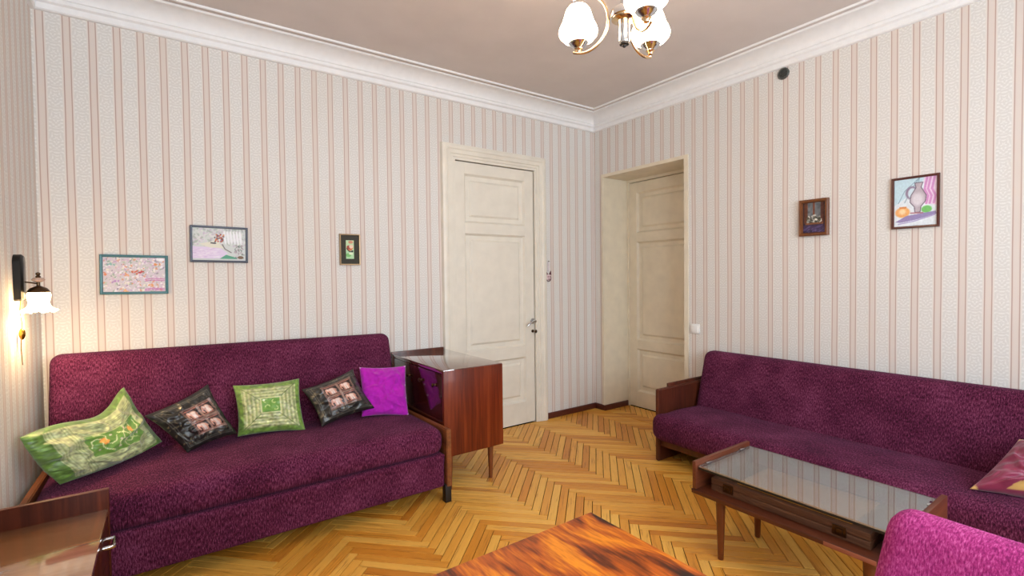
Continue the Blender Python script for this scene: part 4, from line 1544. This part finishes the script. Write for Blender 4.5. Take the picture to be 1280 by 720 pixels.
# ------------------------------------------------------------------ wall lamp
LYC, LXC = -0.49, -3.690
wl = thing('wall_lamp', 'lit wall lamp with frilled white shade and black back plate', 'lamp', (-W, LYC, 1.11))
bm = bmesh.new()
nb = bmesh.new()
ol = []
for k in range(13):
    a = math.pi * k / 12
    ol.append((0.036 * math.cos(a), 1.318 + 0.034 * math.sin(a)))
ol += [(-0.030, 1.17), (-0.022, 1.163), (0.022, 1.163), (0.030, 1.17)]
f0 = [nb.verts.new((-W, LYC + y, z)) for y, z in ol]
f1 = [nb.verts.new((-W + 0.022, LYC + y, z)) for y, z in ol]
f2 = [nb.verts.new((-W + 0.029, LYC + y * 0.7, 1.25 + (z - 1.25) * 0.93)) for y, z in ol]
nb.faces.new(f0)
nb.faces.new(f2[::-1])
for a, b in ((f0, f1), (f1, f2)):
    for i in range(len(ol)):
        nb.faces.new((a[i], a[(i + 1) % len(ol)], b[(i + 1) % len(ol)], b[i]))
merge(bm, nb)
finish('back_plate', bm, M['black'], wl, smooth=35)
tube_obj('arm', M['bronze'], wl, [(-W + 0.025, LYC, 1.240), (-3.72, LYC, 1.238), (LXC, LYC, 1.232)], 0.003, 10)
lathe_obj('cap', M['bronze'], wl, [(0.036, 1.196), (0.034, 1.204), (0.026, 1.214), (0.012, 1.221), (0.006, 1.224), (0.006, 1.240)], (LXC, LYC, 0), 28)
lathe_obj('glass_collar', plain('pink_glass', (220, 190, 172), 0.15, trans=0.4), wl, [(0.008, 1.238), (0.020, 1.244), (0.022, 1.250), (0.016, 1.256), (0.006, 1.258)], (LXC, LYC, 0), 10, smooth=20)
lathe_obj('finial', M['bronze'], wl, [(0.008, 1.257), (0.009, 1.262), (0.005, 1.266), (0.008, 1.271), (0.007, 1.277), (0.001, 1.280)], (LXC, LYC, 0), 16)


def frill(a, r, h):
    t = max(0, min(1, (1.155 - h) / 0.04))
    return r + 0.007 * t * math.cos(8 * a), h + 0.006 * t * math.cos(8 * a)


lathe_obj('shade', M['shade_warm'], wl, [(0.026, 1.203), (0.034, 1.196), (0.038, 1.186), (0.036, 1.172), (0.032, 1.155), (0.033, 1.138), (0.040, 1.124), (0.054, 1.117),
                                        (0.052, 1.119), (0.038, 1.127), (0.030, 1.140), (0.029, 1.155), (0.033, 1.172), (0.034, 1.186), (0.024, 1.198)], (LXC, LYC, 0), 64, frill, cap=False, smooth=True)
tube_obj('pull_cord', M['brass'], wl, [(-W + 0.015, LYC, 1.165), (-W + 0.012, LYC - 0.004, 1.12), (-W + 0.016, LYC + 0.002, 1.07), (-W + 0.013, LYC + 0.004, 1.03), (-W + 0.010, LYC + 0.006, 0.97), (-W + 0.012, LYC + 0.010, 0.90)], 0.0016, 6)
lathe_obj('pull_knob', M['brass'], wl, [(0.001, 1.004), (0.006, 1.008), (0.0105, 1.020), (0.011, 1.030), (0.009, 1.042), (0.004, 1.050), (0.001, 1.052)], (-W + 0.015, LYC + 0.003, 0), 18)
pl = bpy.data.lights.new('wall_lamp_bulb', 'POINT')
pl.energy, pl.color, pl.shadow_soft_size = 4.6, (1.0, 0.72, 0.40), 0.02
po = bpy.data.objects.new('wall_lamp_bulb', pl)
COL.objects.link(po)
po.location = (LXC, LYC, 1.128)

# ------------------------------------------------------------------ chandelier
HXY = np.array([-1.868, -2.03])
ZF = 2.10
FIN = [(-1.959, -1.883), (-1.719, -2.028), (-1.926, -2.178)]
cd = thing('chandelier', 'chrome ceiling chandelier with three lit white glass shades', 'chandelier', (HXY[0], HXY[1], CEIL - 0.02))
hx, hy = HXY
lathe_obj('ceiling_cup', M['chrome'], cd, [(0.05, CEIL), (0.05, CEIL - 0.01), (0.03, CEIL - 0.05), (0.012, CEIL - 0.06)], (hx, hy, 0), 28)
lathe_obj('stem', M['chrome'], cd, [(0.014, 2.215), (0.014, CEIL - 0.055)], (hx, hy, 0), 24)
lathe_obj('hub', M['chrome'], cd, [(0.014, 2.178), (0.044, 2.180), (0.050, 2.185), (0.050, 2.205), (0.046, 2.212), (0.014, 2.216)], (hx, hy, 0), 36)
lathe_obj('hub_plate', M['gold'], cd, [(0.044, 2.1805), (0.046, 2.177), (0.020, 2.174), (0.017, 2.17)], (hx, hy, 0), 36)
lathe_obj('spindle', M['chrome'], cd, [(0.006, 2.082), (0.012, 2.085), (0.018, 2.092), (0.020, 2.098), (0.020, 2.172), (0.018, 2.178)], (hx, hy, 0), 28)
lathe_obj('spindle_tip', M['blackmat'], cd, [(0.002, 2.074), (0.006, 2.077), (0.007, 2.083), (0.017, 2.085), (0.018, 2.091)], (hx, hy, 0), 24)
for fx, fy in FIN:
    d = np.array([fx, fy]) - HXY
    R = np.linalg.norm(d)
    d = d / R
    s = np.array([-d[1], d[0]])
    # C-shaped arm: bottom end under the cup, top end over the shade, belly touching the hub
    path = []
    for k in range(25):
        a = math.radians(-112 + 224 * k / 24)
        rr = 0.105
        path.append((hx + d[0] * (R - 0.02 - rr * math.cos(a) * 0.92) + s[0] * 0.012, hy + d[1] * (R - 0.02 - rr * math.cos(a) * 0.92) + s[1] * 0.012, 2.185 + rr * 1.02 * math.sin(a)))
    tube_obj('arm', M['gold'], cd, path, 0.0052, 10)
    lathe_obj('cup', M['chrome'], cd, [(0.004, 2.092), (0.012, 2.095), (0.016, 2.103), (0.030, 2.113), (0.038, 2.124), (0.037, 2.126), (0.028, 2.117)], (fx, fy, 0), 28)
    lathe_obj('cup_lining', M['gold'], cd, [(0.004, 2.084), (0.010, 2.087), (0.011, 2.092), (0.018, 2.100), (0.016, 2.104)], (fx, fy, 0), 20)
    lathe_obj('shade', M['shade_white'], cd, [(0.020, 2.118), (0.034, 2.124), (0.056, 2.136), (0.071, 2.152), (0.074, 2.166), (0.069, 2.182), (0.060, 2.200), (0.053, 2.222), (0.046, 2.244), (0.036, 2.258),
                                             (0.034, 2.256), (0.044, 2.242), (0.050, 2.222), (0.066, 2.182), (0.071, 2.166), (0.068, 2.153), (0.052, 2.139), (0.018, 2.121)], (fx, fy, 0), 40, cap=False, smooth=True)
